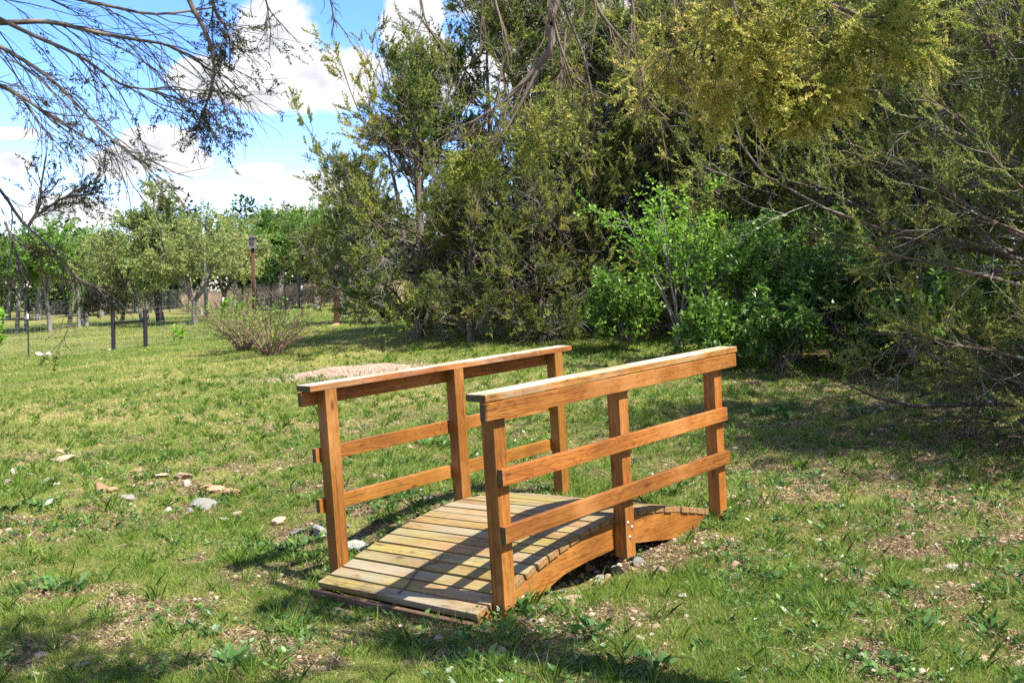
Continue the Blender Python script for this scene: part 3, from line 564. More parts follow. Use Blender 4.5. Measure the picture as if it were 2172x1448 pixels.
for a in ((1400, 1216, 32, 'tan', 'largest pale boulder at the right end of the pile under the bridge', 1.1, 1), (1353, 1200, 26, 'grey', 'grey mottled stone just right of the middle post foot', 1.0, 1), (1272, 1246, 26, 'tan', 'square cream stone at the front of the pile under the bridge', .9, 1),
          (1215, 1272, 36, 'tan', 'long flat cream stone in front of the bridge arch', .5, 2), (1215, 1282, 16, 'tan', 'small tan stone before the long cream stone', .6, 0), (1244, 1322, 16, 'tan', 'single pale stone on bare soil right of the near right post', .9, 1), (1460, 1244, 20, 'grey', 'blue grey stone half sunk in grass right of the bridge', .8, 1),
          (1448, 1272, 24, 'white', 'pale crumbly stone in sunlit grass right of the bridge', .7, 0), (1530, 1268, 20, 'white', 'white sharp stone by dark grass tuft at lower right', .9, 2), (2022, 1206, 32, 'white', 'white pitted stone alone in the grass at right', .7, 2), (1788, 1190, 18, 'white', 'small white stone in the shaded grass at right', .8, 1), (1750, 1298, 20, 'white', 'flat white stone in straw at lower right', .5, 2),
          (1682, 1430, 24, 'rust', 'orange brown stone at the bottom edge right of centre', .8, 0), (1620, 1432, 14, 'white', 'small whitish stone at the bottom edge', .8, 1), (617, 1357, 24, 'tan', 'pinkish white stone in the foreground grass left of the bridge', .8, 1), (578, 1268, 14, 'tan', 'round yellowish stone on soil before the sill board', .9, 1),
          (458, 1279, 18, 'tan', 'cream stone on soil strip in the left foreground', .9, 1), (690, 1270, 24, 'rust', 'flat brown stone just in front of the sill board', .5, 2), (175, 1418, 34, 'grey', 'long pale grey stone at the lower left edge', .4, 2), (145, 1265, 24, 'rust', 'tilted brown stone among dark leaves at lower left', 1.0, 2), (225, 1323, 20, 'rust', 'broken pinkish stone in the lower left grass', .7, 0),
          (550, 1332, 12, 'white', 'small bright white stone left of the foreground tuft', 1, 1), (1548, 1053, 16, 'tan', 'tan stone behind the far right bridge post', .8, 0), (1735, 1002, 12, 'white', 'round white stone on the shaded path right of the bridge', .8, 1), (2010, 1036, 14, 'white', 'small white stone in the deep shade at far right', .7, 0),
          (1655, 1038, 12, 'white', 'little white stone beside a tan one right of the far post', .8, 1), (1627, 1038, 14, 'tan', 'tan stone next to a little white one right of the far post', .8, 0), (1865, 800, 36, 'white', 'pale flat stone at the edge of the right thicket', .4, 2), (1895, 812, 30, 'white', 'second pale flat stone by the right thicket, nearer', .4, 0), (1430, 1150, 18, 'white', 'pale stone under the far end of the right stringer', .7, 1)):
    stone(a[0], a[1], a[2], a[3], a[4], G3, a[5], a[6])
# ------------------------------------------------------------------ twigs lying about
def twig(path, r, label, m=TWIG_BROWN, side=4, seed=1, name='fallen_twig'):
    rng = np.random.default_rng(seed); P = catmull(path, 12)[None]; a = Acc(); tubes(a, P, np.linspace(r, r * .5, 12)[None], 5)
    if side:
        S, _, _ = spawn(rng, P, side, .2, .9, .3 * np.linalg.norm(P[0, -1] - P[0, 0]) * .4, .6, (0, 0, 0), 4, wig=.1); S[:, :, 2] = np.minimum(S[:, :, 2], P[0, :, 2].max() + .01); tubes(a, S, np.linspace(r * .5, r * .25, 4)[None], 4)
    c = P[0].mean(0); o = link(name, a.mesh(name, m), None, c); o.data.transform(Matrix.Translation(-Vector(c))); return tag(o, label, 'twig')
def deck_pt(px, py):
    r = ray(px, py); o = np.array([0, 0, EYE]); best = None
    for t in np.linspace(4, 8, 4000):
        q = BM.T @ (o + r * t - BO); w = deckw(q[1]) - .026 + ROLL * q[0]
        if q[2] < w + .006: return o + r * t
    return o + r * 6
twig([deck_pt(*p) for p in ((846, 1256), (868, 1235), (880, 1214), (905, 1196), (925, 1192), (940, 1175))], .0045, 'curved brown twig lying across the near deck planks', seed=2)
for k, (pts, lab) in enumerate(((((672, 1283), (690, 1265), (690, 1258)), 'short brown twig standing out of soil before the sill board'), (((688, 1290), (715, 1275), (735, 1262)), 'long thin twig beside the front of the sill board'), (((1075, 1352), (1062, 1388), (1075, 1405)), 'curled dark twig on soil below the near right post'),
        (((850, 1357), (890, 1350), (900, 1345)), 'pale twig in the grass below the deck front'), (((245, 1170), (280, 1163), (315, 1158)), 'straight whitish twig in the left foreground grass'), (((1185, 1310), (1215, 1310), (1250, 1304)), 'thin twig on bare soil right of the near right post'), (((1550, 1300), (1600, 1290), (1640, 1293)), 'bent pale twig in sunny grass at lower right'),
        (((1985, 1015), (2060, 1005), (2100, 990)), 'long grey twig on the shaded ground at far right'), (((1800, 1322), (1850, 1330), (1890, 1318)), 'thin grey twig in straw at lower right'))):
    twig([on_ground(*p) + np.array([0, 0, .012]) for p in pts], .003, lab, TWIG_GREY if 'pale' in lab or 'whit' in lab or 'grey' in lab else TWIG_BROWN, 3, 20 + k)
# gravel heap
def heap():
    g = on_ground(765, 795); rng = np.random.default_rng(4); n = 60; xs = np.linspace(-1.6, 1.7, n); ys = np.linspace(-.95, .95, 40); X, Y = np.meshgrid(xs, ys)
    e = np.sqrt((X / 1.55) ** 2 + (Y / .85) ** 2); hgt = .16 * sstep(1.05, .10, e + (fbm(X * 2 + 5, Y * 2 + 5, 3) - .5) * .35) * (1 - .35 * np.clip(X, 0, 2) / 1.6) - .02
    wx, wy = X + g[0], Y + g[1]; Z = ground(wx, wy) + hgt; a = Acc(); i = (np.arange(39)[:, None] * n + np.arange(n - 1)[None]).ravel()
    a.add(np.stack([X, Y, Z - g[2]], -1), np.stack([i, i + 1, i + n + 1, i + n], -1), np.clip(.5 + rng.normal(0, .2, X.size), 0, 1))
    k = 9000; x = rng.normal(0, .9, k); y = rng.normal(0, .5, k); e = np.sqrt((x / 1.55) ** 2 + (y / .85) ** 2)
    hz = .16 * sstep(1.05, .10, e + (fbm(x * 2 + 5, y * 2 + 5, 3) - .5) * .35) * (1 - .35 * np.clip(x, 0, 2) / 1.6) - .02
    pebbles(a, rng, x, y, np.maximum(ground(x + g[0], y + g[1]) + hz, ground(x + g[0], y + g[1])) - g[2], rng.uniform(.008, .02, k), rng)
    o = link('gravel_heap', a.mesh('gravel_heap', PINKGRAVEL), None, g); tag(o, 'low spread heap of pinkish gravel in the lawn behind the bridge', 'gravel heap')
heap()

# ------------------------------------------------------------------ trees
def cedar(seed, Ht, Rd, nb=70, sub=11, tw=4, nbl=16, bl=.085, bw=.022, gold=.45, thin=.36, dead=6, skirt=.05, foliage=None):
    rng = np.random.default_rng(seed); wd, fo, dt = Acc(), Acc(), Acc()
    tz = np.linspace(0, Ht * .93, 9); tr = np.stack([np.cumsum(rng.normal(0, .05, 9)) * Ht / 8, np.cumsum(rng.normal(0, .05, 9)) * Ht / 8, tz], 1); tr[0, :2] = 0
    tr = catmull(tr, 20); tubes(wd, tr[None], (np.linspace(.022, .003, 20) * Ht)[None], 8)
    for k in range(2):      # extra leaders
        s, _, _ = spawn(rng, tr[None], 1, .08, .3, Ht * .62, .35, (0, 0, .5), 8, (0, 0, .8), .05, 0); tubes(wd, s, (np.linspace(.014, .003, 8) * Ht)[None], 6)
        tr2 = s if k == 0 else np.concatenate([tr2, s])
    t = np.r_[rng.uniform(skirt, 1, nb) ** .9]; z = t * Ht * .95
    ph = rng.uniform(0, 6.28); prof = lambda q: np.interp(q, [0, .12, .35, .6, .85, 1], [.72, .92, 1, .82, .46, .12])
    az = np.arange(nb) * 2.39996 + rng.normal(0, .3, nb); lump = 1 + .22 * np.sin(az * 3 + ph) + .18 * np.sin(az * 5 + t * 9 + ph * 2)
    R = Rd * prof(t) * rng.uniform(.62, 1.12, nb) * lump
    base = np.stack([np.interp(z, tr[:, 2], tr[:, 0]), np.interp(z, tr[:, 2], tr[:, 1]), np.minimum(z * .92, tr[-1, 2])], 1)
    n = 7; e0 = np.interp(t, [0, .3, 1], [-.02, .25, 1.1]) + rng.normal(0, .15, nb); P = [base]; el = e0
    for s in range(n - 1):
        d = np.stack([np.cos(az) * np.cos(el), np.sin(az) * np.cos(el), np.sin(el)], 1); P.append(P[-1] + d * (R / (n - 1))[:, None] / np.maximum(np.cos(el), .45)[:, None]); el = el + rng.normal(.03, .13, nb); az = az + rng.normal(0, .12, nb)
    P = np.stack(P, 1); P[:, :, 2] = np.maximum(P[:, :, 2], .06)
    tubes(wd, P, (np.linspace(1, .25, n)[None] * (.006 * Ht * (1.1 - .6 * t))[:, None]), 5)
    S, pi, st = spawn(rng, P, sub, .35, 1, (R * .42 + .12)[:], .75, (0, 0, .12), 5, (0, 0, .35), .16, .45)
    S[:, :, 2] = np.maximum(S[:, :, 2], .05)
    tubes(wd, S, np.linspace(.0085, .003, 5)[None] * (Ht / 7), 3)
    B, bi, bt = spawn(rng, S, tw, .25, 1, .30 * Rd / 2.2 + .05, .6, (0, 0, .18), 3, (0, 0, .3), .15, .3)
    B = np.concatenate([B, S[:, 2:5]]); par = np.r_[pi[bi], pi]
    c = B[:, 1]; nz = fbm(c[:, 0] * 1.6 + c[:, 2] * .7 + seed, c[:, 1] * 1.6 - c[:, 2] * 1.1 + 3 * seed, 3)
    keep = nz > thin; B, par, nz, c = B[keep], par[keep], nz[keep], c[keep]
    bt_ = rng.normal(0, .16, nb); tint = np.clip(.30 + gold * .55 * (nz - .45) * 2 + bt_[par] + rng.normal(0, .08, len(B)), 0, 1)
    plumes(fo, rng, B, nbl, bl, bw, tint, .8)
    if dead:
        Dd, _, _ = spawn(rng, P, dead, .1, .85, Rd * .38, .8, (0, 0, -.15), 5, (0, 0, -.3), .2, .2); tubes(wd, Dd, np.linspace(.006, .0022, 5)[None], 3, 1.0)
        D2, _, _ = spawn(rng, Dd, 3, .3, 1, Rd * .16, .7, (0, 0, -.1), 4, (0, 0, 0), .2, .2); tubes(wd, D2, np.linspace(.0035, .0018, 4)[None], 3, 1.0)
    return wd, fo, dt
def make_tree(name, label, cat, parts, loc, rz=0, group=None, sc=1.0):
    t = thing(name, label, cat, loc, rz, group); t.scale = (sc,) * 3
    for nm, acc, m in parts: link(nm, acc.mesh(nm, m), t)
    return t
def cparts(a, fm=None): return [('trunk', a[0], BARK_CEDAR), ('crown', a[1], fm or CEDAR)]
GC = 'juniper row along the right side of the lawn'
cA = make_tree('juniper_tree', 'dense dark juniper at the left end of the row, reaching over the brown post', 'tree', cparts(cedar(21, 6.3, 2.5, 92, 12, 5, 40, .082, .022, .35, .33)), at(885, 716, 23) * [1, 1, 0] + [0, 0, gz(at(885, 716, 23)[0], 23) - .03], 0, GC)
cB = make_tree('juniper_tree', 'tallest juniper of the row, its ragged top leaving the picture', 'tree', cparts(cedar(22, 9.4, 3.0, 120, 13, 5, 38, .082, .022, .55, .33)), at(1120, 716, 24.3) * [1, 1, 0] + [0, 0, gz(at(1120, 716, 24.3)[0], 24.3) - .03], 0, GC)
cC = make_tree('juniper_tree', 'olive gold juniper right of the tallest one', 'tree', cparts(cedar(23, 7.0, 2.5, 96, 12, 5, 40, .078, .021, .9, .33)), at(1270, 722, 23) * [1, 1, 0] + [0, 0, gz(at(1270, 722, 23)[0], 23) - .03], 0, GC)
def put(src, px, py, d, rz, sc, label, name=None):
    p = at(px, py, d); return dup(src, (p[0], p[1], gz(p[0], p[1]) - .03), rz, sc, label, GC)
put(cC, 1000, 720, 21.6, 2.2, .55, 'low golden juniper in front of the left end of the row')
put(cA, 1150, 720, 21.4, 1.1, .55, 'low dark juniper at the foot of the tallest one')
put(cA, 1430, 740, 22.5, 2.6, 1.05, 'dark juniper behind the bright green sapling')
put(cB, 1570, 740, 22.0, 4.0, .84, 'shaded juniper behind the leafy understorey')
put(cC, 1760, 745, 20.5, .8, 1.05, 'dark juniper with many dead twigs above the thicket')
put(cB, 1960, 750, 19.0, 2.9, .80, 'dark juniper behind the near one at the right edge')
put(cA, 2230, 760, 17.0, 5.0, 1.15, 'juniper reaching in from beyond the right edge')
put(cB, 1250, 715, 28.5, 5.2, .95, 'far juniper filling the gap behind the tallest one')
put(cA, 1450, 720, 26.0, .3, 1.4, 'far dark juniper behind the middle of the row')
put(cC, 1680, 720, 26.0, 3.9, 1.3, 'far dark juniper behind the thicket')
put(cB, 1900, 720, 25.0, 1.4, .9, 'far dark juniper behind the right of the row')
put(cA, 2120, 720, 23.0, 2.0, 1.4, 'far dark juniper at the right edge')
put(cA, 760, 700, 33.0, 3.4, .80, 'small juniper standing behind the brown post')
# near juniper at the right edge
near = cedar(31, 5.6, 2.4, 100, 14, 5, 46, .042, .0095, .75, .33, 2, .03)
pN = on_ground(2265, 905)
nearT = make_tree('juniper_tree', 'near juniper at the right edge with sunlit tips and grey dead twigs', 'tree', cparts(near, CEDAR), pN, .4)
p2 = at(2330, 930, 8.0); dup(nearT, (p2[0], p2[1], gz(p2[0], p2[1])), 2.2, .72, 'shorter juniper leaning in at the lower right edge', GC)
# junipers standing outside the frame on the right; they shade the path and thicket
for k, (x, y, sc, rz) in enumerate(((7.6, 6.6, .9, .5), (8.8, 13.2, 1.2, 2.5), (11.0, 15.5, 1.2, 4.2), (9.0, 9.8, .95, 1.7))):
    dup(nearT if k == 0 else (cA, cC, cA)[k - 1], (x, y, gz(x, y)), rz, sc, 'juniper beyond the right edge of the view', 'junipers beyond the right edge')

def broad(seed, Ht, Rd, trunk_h=.28, limbs=5, l2=8, l3=5, nl=34, ls=.11, lw=.05, tr=.020, spread=.55, up=.5, tmean=.5, crad=.35, bare=0.0, stems=1):
    rng = np.random.default_rng(seed); wd, fo = Acc(), Acc(); hts = Ht * trunk_h
    tk = []
    for s in range(stems):
        lean = rng.normal(0, .10 if stems == 1 else .28, 2); z = np.linspace(0, hts, 6); tk.append(np.stack([lean[0] * z + rng.normal(0, .012, 6) * Ht * .3, lean[1] * z + rng.normal(0, .012, 6) * Ht * .3, z], 1))
    tk = np.stack(tk); tk[:, 0, :2] = rng.normal(0, .02 * Ht * (stems > 1), (stems, 2)); tubes(wd, tk, np.linspace(tr * 1.25, tr * .85, 6)[None] * Ht / math.sqrt(stems), 8)
    A, _, _ = spawn(rng, tk, limbs, .7, 1, (Ht - hts) * .72, spread, (0, 0, up), 7, (0, 0, .35), .10, 0); tubes(wd, A, np.linspace(tr * .6, tr * .16, 7)[None] * Ht, 6)
    B, _, _ = spawn(rng, A, l2, .25, 1, Rd * .62, .75, (0, 0, .12), 5, (0, 0, .1), .14, .35); tubes(wd, B, np.linspace(tr * .2, tr * .06, 5)[None] * Ht, 4)
    Cc, _, _ = spawn(rng, B, l3, .2, 1, Rd * .36, .8, (0, 0, .05), 4, (0, 0, -.1), .18, .3); tubes(wd, Cc, np.linspace(tr * .07, tr * .03, 4)[None] * Ht, 3)
    Q = np.concatenate([Cc, B[:, 1:]]); m = len(Q); t = rng.uniform(.15, 1, (m, nl)); ix = np.clip((t * 3).astype(int), 0, 2); f = (t * 3 - ix)[..., None]; r = np.arange(m)[:, None]
    pos = (Q[r, ix] * (1 - f) + Q[r, ix + 1] * f).reshape(-1, 3) + rng.normal(0, crad * .12 * Rd / 3, (m * nl, 3))
    nz = fbm(pos[:, 0] * .9 + pos[:, 2] * .5 + seed, pos[:, 1] * .9 + pos[:, 2] * .8, 3); keep = nz > bare; pos = pos[keep]; nz = nz[keep]
    tt = np.clip(tmean + (nz - .5) * .9 + rng.normal(0, .12, len(pos)) , 0, 1)
    leaves(fo, rng, pos, rng.normal(size=pos.shape) + np.array([0, 0, .1]), ls * rng.uniform(.6, 1.3, len(pos)), lw * rng.uniform(.7, 1.2, len(pos)), tt)
    return wd, fo
def bparts(a, fm, bm): return [('trunk', a[0], bm), ('crown', a[1], fm)]
# --- field trees beyond the wire fence
GF = 'trees in the field beyond the wire fence'
def field(name, label, a, fm, bm, px, py, dmax=None, rz=0, sc=1.0):
    g = on_ground(px, py) if dmax is None else at(px, py, dmax)
    return make_tree(name, label, 'tree', bparts(a, fm, bm), (g[0], g[1], gz(g[0], g[1]) - .05), rz, GF, sc)
f1 = field('field_tree', 'large pale green tree with a forked dark trunk, tallest in the field', broad(41, 6.2, 2.9, .27, 6, 8, 5, 44, .15, .06, .026, .6, .45, .45), BROAD_PALE, BARK_DARK, 341, 679, 43)
f2 = field('field_tree', 'silvery pale spreading tree just right of the tallest field tree', broad(42, 5.2, 2.9, .20, 6, 8, 5, 44, .14, .05, .020, .75, .35, .62), BROAD_PALE, BARK_GREY, 413, 680, 41)
f3 = field('field_tree', 'yellowish spreading tree left of the birdhouse pole', broad(43, 5.0, 2.5, .26, 5, 8, 5, 38, .13, .05, .020, .75, .35, .8), BROAD_PALE, BARK_DARK, 473, 668, 46)
f4 = field('field_tree', 'thin leafed tree with a dark trunk left of the tallest field tree', broad(44, 4.6, 2.4, .36, 5, 7, 4, 26, .13, .045, .017, .7, .4, .75), BROAD_PALE, BARK_DARK, 257, 683, 43)
f5 = field('field_tree', 'field tree with a whitish forked trunk on the left', broad(45, 4.8, 2.4, .36, 4, 8, 5, 34, .14, .06, .016, .7, .35, .45), BROAD_MID, BARK_GREY, 106, 697, 40)
f6 = field('field_tree', 'green tree with a straight grey trunk right of the birdhouse pole', broad(46, 7.2, 2.7, .38, 6, 8, 5, 28, .17, .09, .020, .6, .3, .5), BROAD_MID, BARK_GREY, 671, 643, 56)
dup(f5, (at(36, 698, 40)[0], 40, gz(at(36, 698, 40)[0], 40)), 2, .95, 'leafy field tree with a thin dark trunk near the left edge')
dup(f5, (at(56, 700, 42)[0], 42, gz(at(56, 700, 42)[0], 42)), 4.1, .9, 'field tree with twin dark trunks second from the left edge')
dup(f4, (at(146, 694, 43)[0], 43, gz(at(146, 694, 43)[0], 43)), 1.2, .9, 'field tree behind the low hanging juniper tuft')
dup(f2, (at(175, 690, 46)[0], 46, gz(at(175, 690, 46)[0], 46)), 3.3, .9, 'pale field tree between the whitish trunk and the black brace')
dup(f6, (at(497, 655, 57)[0], 57, gz(at(497, 655, 57)[0], 57)), 3.3, .82, 'field tree with a slim trunk behind the birdhouse pole')
dup(f6, (at(545, 640, 64)[0], 64, gz(at(545, 640, 64)[0], 64)), 1.3, .95, 'taller dark green tree rising behind the birdhouse')
def slim(px0, py0, px1, py1, d, r, label):
    a, b = at(px0, py0, d), at(px1, py1, d); a[2] = gz(a[0], a[1]) - .1
    rng = np.random.default_rng(int(px0)); P = catmull([a, a * .6 + b * .4 + rng.normal(0, .06, 3), b], 10); w = Acc(); tubes(w, P[None] - a, np.linspace(r, r * .5, 10)[None], 7)
    S, _, _ = spawn(rng, P[None] - a, 7, .5, 1, .9, .7, (0, 0, .3), 5, (0, 0, .1), .15, .2); tubes(w, S, np.linspace(r * .3, r * .1, 5)[None], 4); fo = Acc()
    q = S[:, 1:].reshape(-1, 3); q = np.repeat(q, 12, 0) + rng.normal(0, .2, (len(q) * 12, 3)); leaves(fo, rng, q, rng.normal(size=q.shape), .12, .05, np.clip(rng.normal(.5, .2, len(q)), 0, 1))
    make_tree('slim_tree', label, 'tree', bparts((w, fo), BROAD_MID, BARK_GREY), a, 0, GF)
slim(302, 678, 290, 585, 42, .085, 'slim leaning grey tree left of the tallest field tree'); slim(314, 676, 312, 575, 43, .085, 'slim upright grey tree between leaning one and tallest field tree')
slim(168, 690, 166, 610, 42, .09, 'slim straight grey trunk left of the black brace'); slim(184, 689, 183, 600, 43, .1, 'slim straight brownish trunk nearest the black brace on its left')
# --- far wood: one mass behind the far fence
def far_wood():
    rng = np.random.default_rng(51); fo, wd = Acc(), Acc(); n = 62
    for k in range(n):
        x = -56 + k * 1.3 + rng.normal(0, .6); y = 70 + rng.uniform(-3, 12); h = rng.uniform(4.6, 7.4) * (1.12 if -22 < x < -10 else 1); r = rng.uniform(1.7, 2.6); z0 = gz(x, y)
        m = 1500; u = nrm(rng.normal(size=(m, 3))) * rng.uniform(.35, 1, (m, 1)) ** .5; lump = 1 + .25 * np.sin(u[:, :1] * 7 + k) * np.cos(u[:, 2:3] * 6 + k)
        p = u * lump * np.array([r, r, h * .46]) + np.array([x, y, z0 + h * .54])
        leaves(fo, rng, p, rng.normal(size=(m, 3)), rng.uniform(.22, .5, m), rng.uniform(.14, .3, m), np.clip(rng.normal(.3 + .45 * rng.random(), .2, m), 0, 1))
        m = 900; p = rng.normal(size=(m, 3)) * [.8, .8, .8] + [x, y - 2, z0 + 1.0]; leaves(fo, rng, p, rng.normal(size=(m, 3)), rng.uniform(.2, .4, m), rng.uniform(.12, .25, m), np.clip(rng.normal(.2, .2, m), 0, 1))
        tubes(wd, np.array([[[x, y, z0 - .1], [x + .1, y, z0 + h * .6]]]), np.array([[.14, .07]]), 5)
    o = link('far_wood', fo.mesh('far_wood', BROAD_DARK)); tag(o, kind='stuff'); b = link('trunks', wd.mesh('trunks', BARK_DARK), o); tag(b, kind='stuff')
far_wood()
GW = 'trees along the far edge of the field'
wl = {(590, 61): ('BM', 'mid green rounded tree right of the birdhouse', 1.02), (640, 63): ('BM', 'rounded tree just left of the straight grey trunk, far back', 1.0), (700, 60): ('BP', 'lighter green tree at the left shoulder of the juniper row', .92), (745, 66): ('BM', 'green tree peeping out beside the juniper row', .9),
      (215, 60): ('BM', 'mid green tree at the back of the field, left', .86), (150, 64): ('BM', 'tree behind the whitish forked trunk', .9), (80, 58): ('BM', 'tree at the back left behind the hanging branch', .85), (15, 60): ('BM', 'tree at the back by the left edge', .82), (430, 68): ('BM', 'dark tree behind the utility pole', .9), (285, 62): ('BP', 'pale tree behind the tallest field tree', .8)}
wt = None
for (px, d), (k, lab, sc) in wl.items():
    p = at(px, 640, d); src = f6 if k == 'BM' else f2
    dup(src, (p[0], p[1], gz(p[0], p[1])), px * .7, sc * (1.0 if k == 'BM' else 1.35), lab, GW)
# --- saplings, shrubs
def sap(name, label, px, py, d, ht, rd, fm, seed, bm=TWIG_BROWN, group=None, cat='sapling', **kw):
    p = at(px, py, d) if d else on_ground(px, py); z = gz(p[0], p[1]); k = dict(trunk_h=.25, limbs=5, l2=6, l3=4, nl=9, ls=.07, lw=.04, tr=.010, spread=.5, up=.4, crad=.25); k.update(kw)
    return make_tree(name, label, cat, bparts(broad(seed, ht, rd, **k), fm, bm), (p[0], p[1], z - .03), seed, group)
sap('green_sapling', 'bright green sapling with grey stem left of the thicket', 1445, 745, 16.6, 3.3, 1.5, BROAD_BRIGHT, 61, BARK_GREY, limbs=8, l2=7, l3=4, nl=13, ls=.075, lw=.045, trunk_h=.22, spread=.6, bare=.36)
GS = 'understorey shrubs in the shade of the junipers'
for k, (px, d, ht, rd, lab) in enumerate(((1530, 17.5, 2.9, 1.1, 'dark green shrub just right of the bright sapling'), (1610, 17.0, 2.6, 1.1, 'dark green shrub above the far end of the right handrail'), (1690, 16.2, 2.5, 1.0, 'leafy shrub with narrow leaves in the middle of the thicket'), (1770, 15.6, 2.6, 1.1, 'tall leafy shrub in the darkest part of the thicket'), (1840, 15.0, 2.4, 1.0, 'dark green shrub beside the near juniper'),
        (1660, 14.6, 1.3, .55, 'small light green shrub at the front of the thicket'), (1830, 14.0, .8, .5, 'lowest leafy shrub by the pale flat stones'), (1500, 16.0, 1.2, .8, 'low shrub at the foot of the bright sapling'), (1330, 19.5, 1.6, .9, 'low dark shrub left of the bright sapling'), (1950, 13.5, 2.2, 1.0, 'green shrub seen through the near juniper'), (2080, 12.5, 1.6, .9, 'green shrub behind the dead stems at the right edge'))):
    sap('understorey_shrub', lab, px, 740, d, ht, rd, BROAD_SHADE, 70 + k, BARK_GREY, GS, 'shrub', limbs=5, l2=6, l3=5, nl=10, ls=.11, lw=.042, trunk_h=.14, stems=3, spread=.7, bare=.40)
sap('young_sapling', 'small bright sapling in the field right of the black brace', 381, 731, None, .62, .28, BROAD_BRIGHT, 81, nl=7, l2=4, l3=2)
sap('young_sapling', 'small bright sapling right of the brown post', 733, 676, 36, 1.0, .45, BROAD_BRIGHT, 82, nl=9, l2=5, l3=3)
sap('leafy_sapling', 'bright leafy sapling cut by the left edge', -22, 740, 20, 2.0, .55, BROAD_BRIGHT, 83, nl=10, ls=.09, lw=.055)
sap('leafy_sapling', 'bright leafy sapling behind the bare shrubs', 497, 700, 30, 1.35, .3, BROAD_BRIGHT, 84, nl=10, ls=.10, lw=.06)
def bare_shrub(seed, px, py, ht, rd, label, nst=60, green=.5):
    rng = np.random.default_rng(seed); g = on_ground(px, py); w, fo = Acc(), Acc()
    az = rng.uniform(0, 6.28, nst); sp = rng.uniform(.1, .95, nst); n = 7; L = ht * rng.uniform(.7, 1.15, nst); b = np.stack([np.cos(az), np.sin(az), np.zeros(nst)], 1) * .14 * rng.uniform(.2, 1, (nst, 1)); P = [b]; d = nrm(np.stack([np.cos(az) * sp, np.sin(az) * sp, np.ones(nst)], 1))
    for s in range(n - 1):
        P.append(P[-1] + d * (L / (n - 1))[:, None]); d = nrm(d + rng.normal(0, .09, (nst, 3)) + np.stack([np.cos(az), np.sin(az), -.5 * np.ones(nst)], 1) * .09)
    P = np.stack(P, 1); tubes(w, P, np.linspace(.012, .004, n)[None], 4)
    S, _, _ = spawn(rng, P, 6, .3, 1, ht * .3, .6, (0, 0, .1), 4, (0, 0, 0), .15, .2); tubes(w, S, np.linspace(.005, .003, 4)[None], 3)
    m = int(2600 * green); i = rng.integers(0, len(S), m); j = rng.integers(1, 4, m); q = S[i, j]; leaves(fo, rng, q, rng.normal(size=q.shape), .05, .028, np.clip(rng.normal(.6, .2, m), 0, 1))
    make_tree('bare_shrub', label, 'shrub', [('stems', w, bark_twig), ('leaves', fo, BROAD_BRIGHT)], g - np.array([0, 0, .03]), 0, 'arching bare shrubs on the lawn')
bark_twig = bark_mat('shrub stems', (.11, .07, .05), (.26, .18, .13), 20, .2, 1)
bare_shrub(91, 517, 744, 1.45, 1, 'left bare shrub, thicker at the base, with scattered green leaves', 70, .9); bare_shrub(92, 573, 754, 1.25, 1, 'right bare shrub, more open, with arching brown stems', 60, .35)

# ------------------------------------------------------------------ overhanging branches
def limb_tree(name, label, trunk, limbs, fm, seed):
    """an overhanging juniper: trunk outside the frame, limbs given as world polylines, twigs and sprays grown along them"""
    rng = np.random.default_rng(seed); base = np.array(trunk[0], float); t = thing(name, label, 'tree', base)
    w = Acc(); tp = catmull(trunk, 14); tubes(w, tp[None] - base, np.linspace(trunk_r, trunk_r * .55, 14)[None], 10); link('trunk', w.mesh('trunk', BARK_CEDAR), t)
    w, tw, fo = Acc(), Acc(), Acc()
    for q in limbs:
        q = dict(dict(r=(.03, .006), n=16, tw=10, tl=.5, tb=(0, 0, -.35), ta=.5, t2=5, spr=0, st=(.3, 1), sl=.13, bl=.022, bw=.0042, nb=36, tint=.55, clump=.45, tcurve=(0, 0, -.3), t2l=.4, tr=.003, tt=(.05, 1), per=3, spread=.8), **q)
        P = catmull(q['p'], q['n'])[None]; tubes(w, P - base, np.linspace(q['r'][0], q['r'][1], q['n'])[None], 7)
        T, _, _ = spawn(rng, P, q['tw'], *q['tt'], q['tl'], q['ta'], q['tb'], 7, q['tcurve'], .13, .25); tubes(tw, T - base, np.linspace(q['tr'], q['tr'] * .45, 7)[None], 4)
        U, _, _ = spawn(rng, T, q['t2'], .15, 1, q['tl'] * q['t2l'], .55, (0, 0, -.12), 5, (0, 0, -.15), .16, .3); tubes(tw, U - base, np.linspace(q['tr'] * .5, q['tr'] * .27, 5)[None], 3)
        if q['spr']:
            src = np.concatenate([T[:, 2:7], U]); S, _, _ = spawn(rng, src, q['per'], *q['st'], q['sl'], .6, (0, 0, .1), 3, (0, 0, .1), .15, .2)
            c = S[:, 1]; nz = fbm(c[:, 0] * 3.5 + c[:, 2] * 2 + seed, c[:, 1] * 3.5 + c[:, 2] * 2.5, 3); S = S[nz > q['clump']]
            S = S[rng.random(len(S)) < q['spr']]
            if len(S): plumes(fo, rng, S - base, q['nb'], q['bl'], q['bw'], np.clip(rng.normal(q['tint'], .16, len(S)), 0, 1), q['spread'])
    link('limb', w.mesh('limb', BARK_CEDAR), t); link('twigs', tw.mesh('twigs', TWIG_SIL if seed == 101 else TWIG_BROWN), t); link('crown', fo.mesh('crown', fm), t); return t
A = lambda *pts: [at(*p) for p in pts]
trunk_r = .16
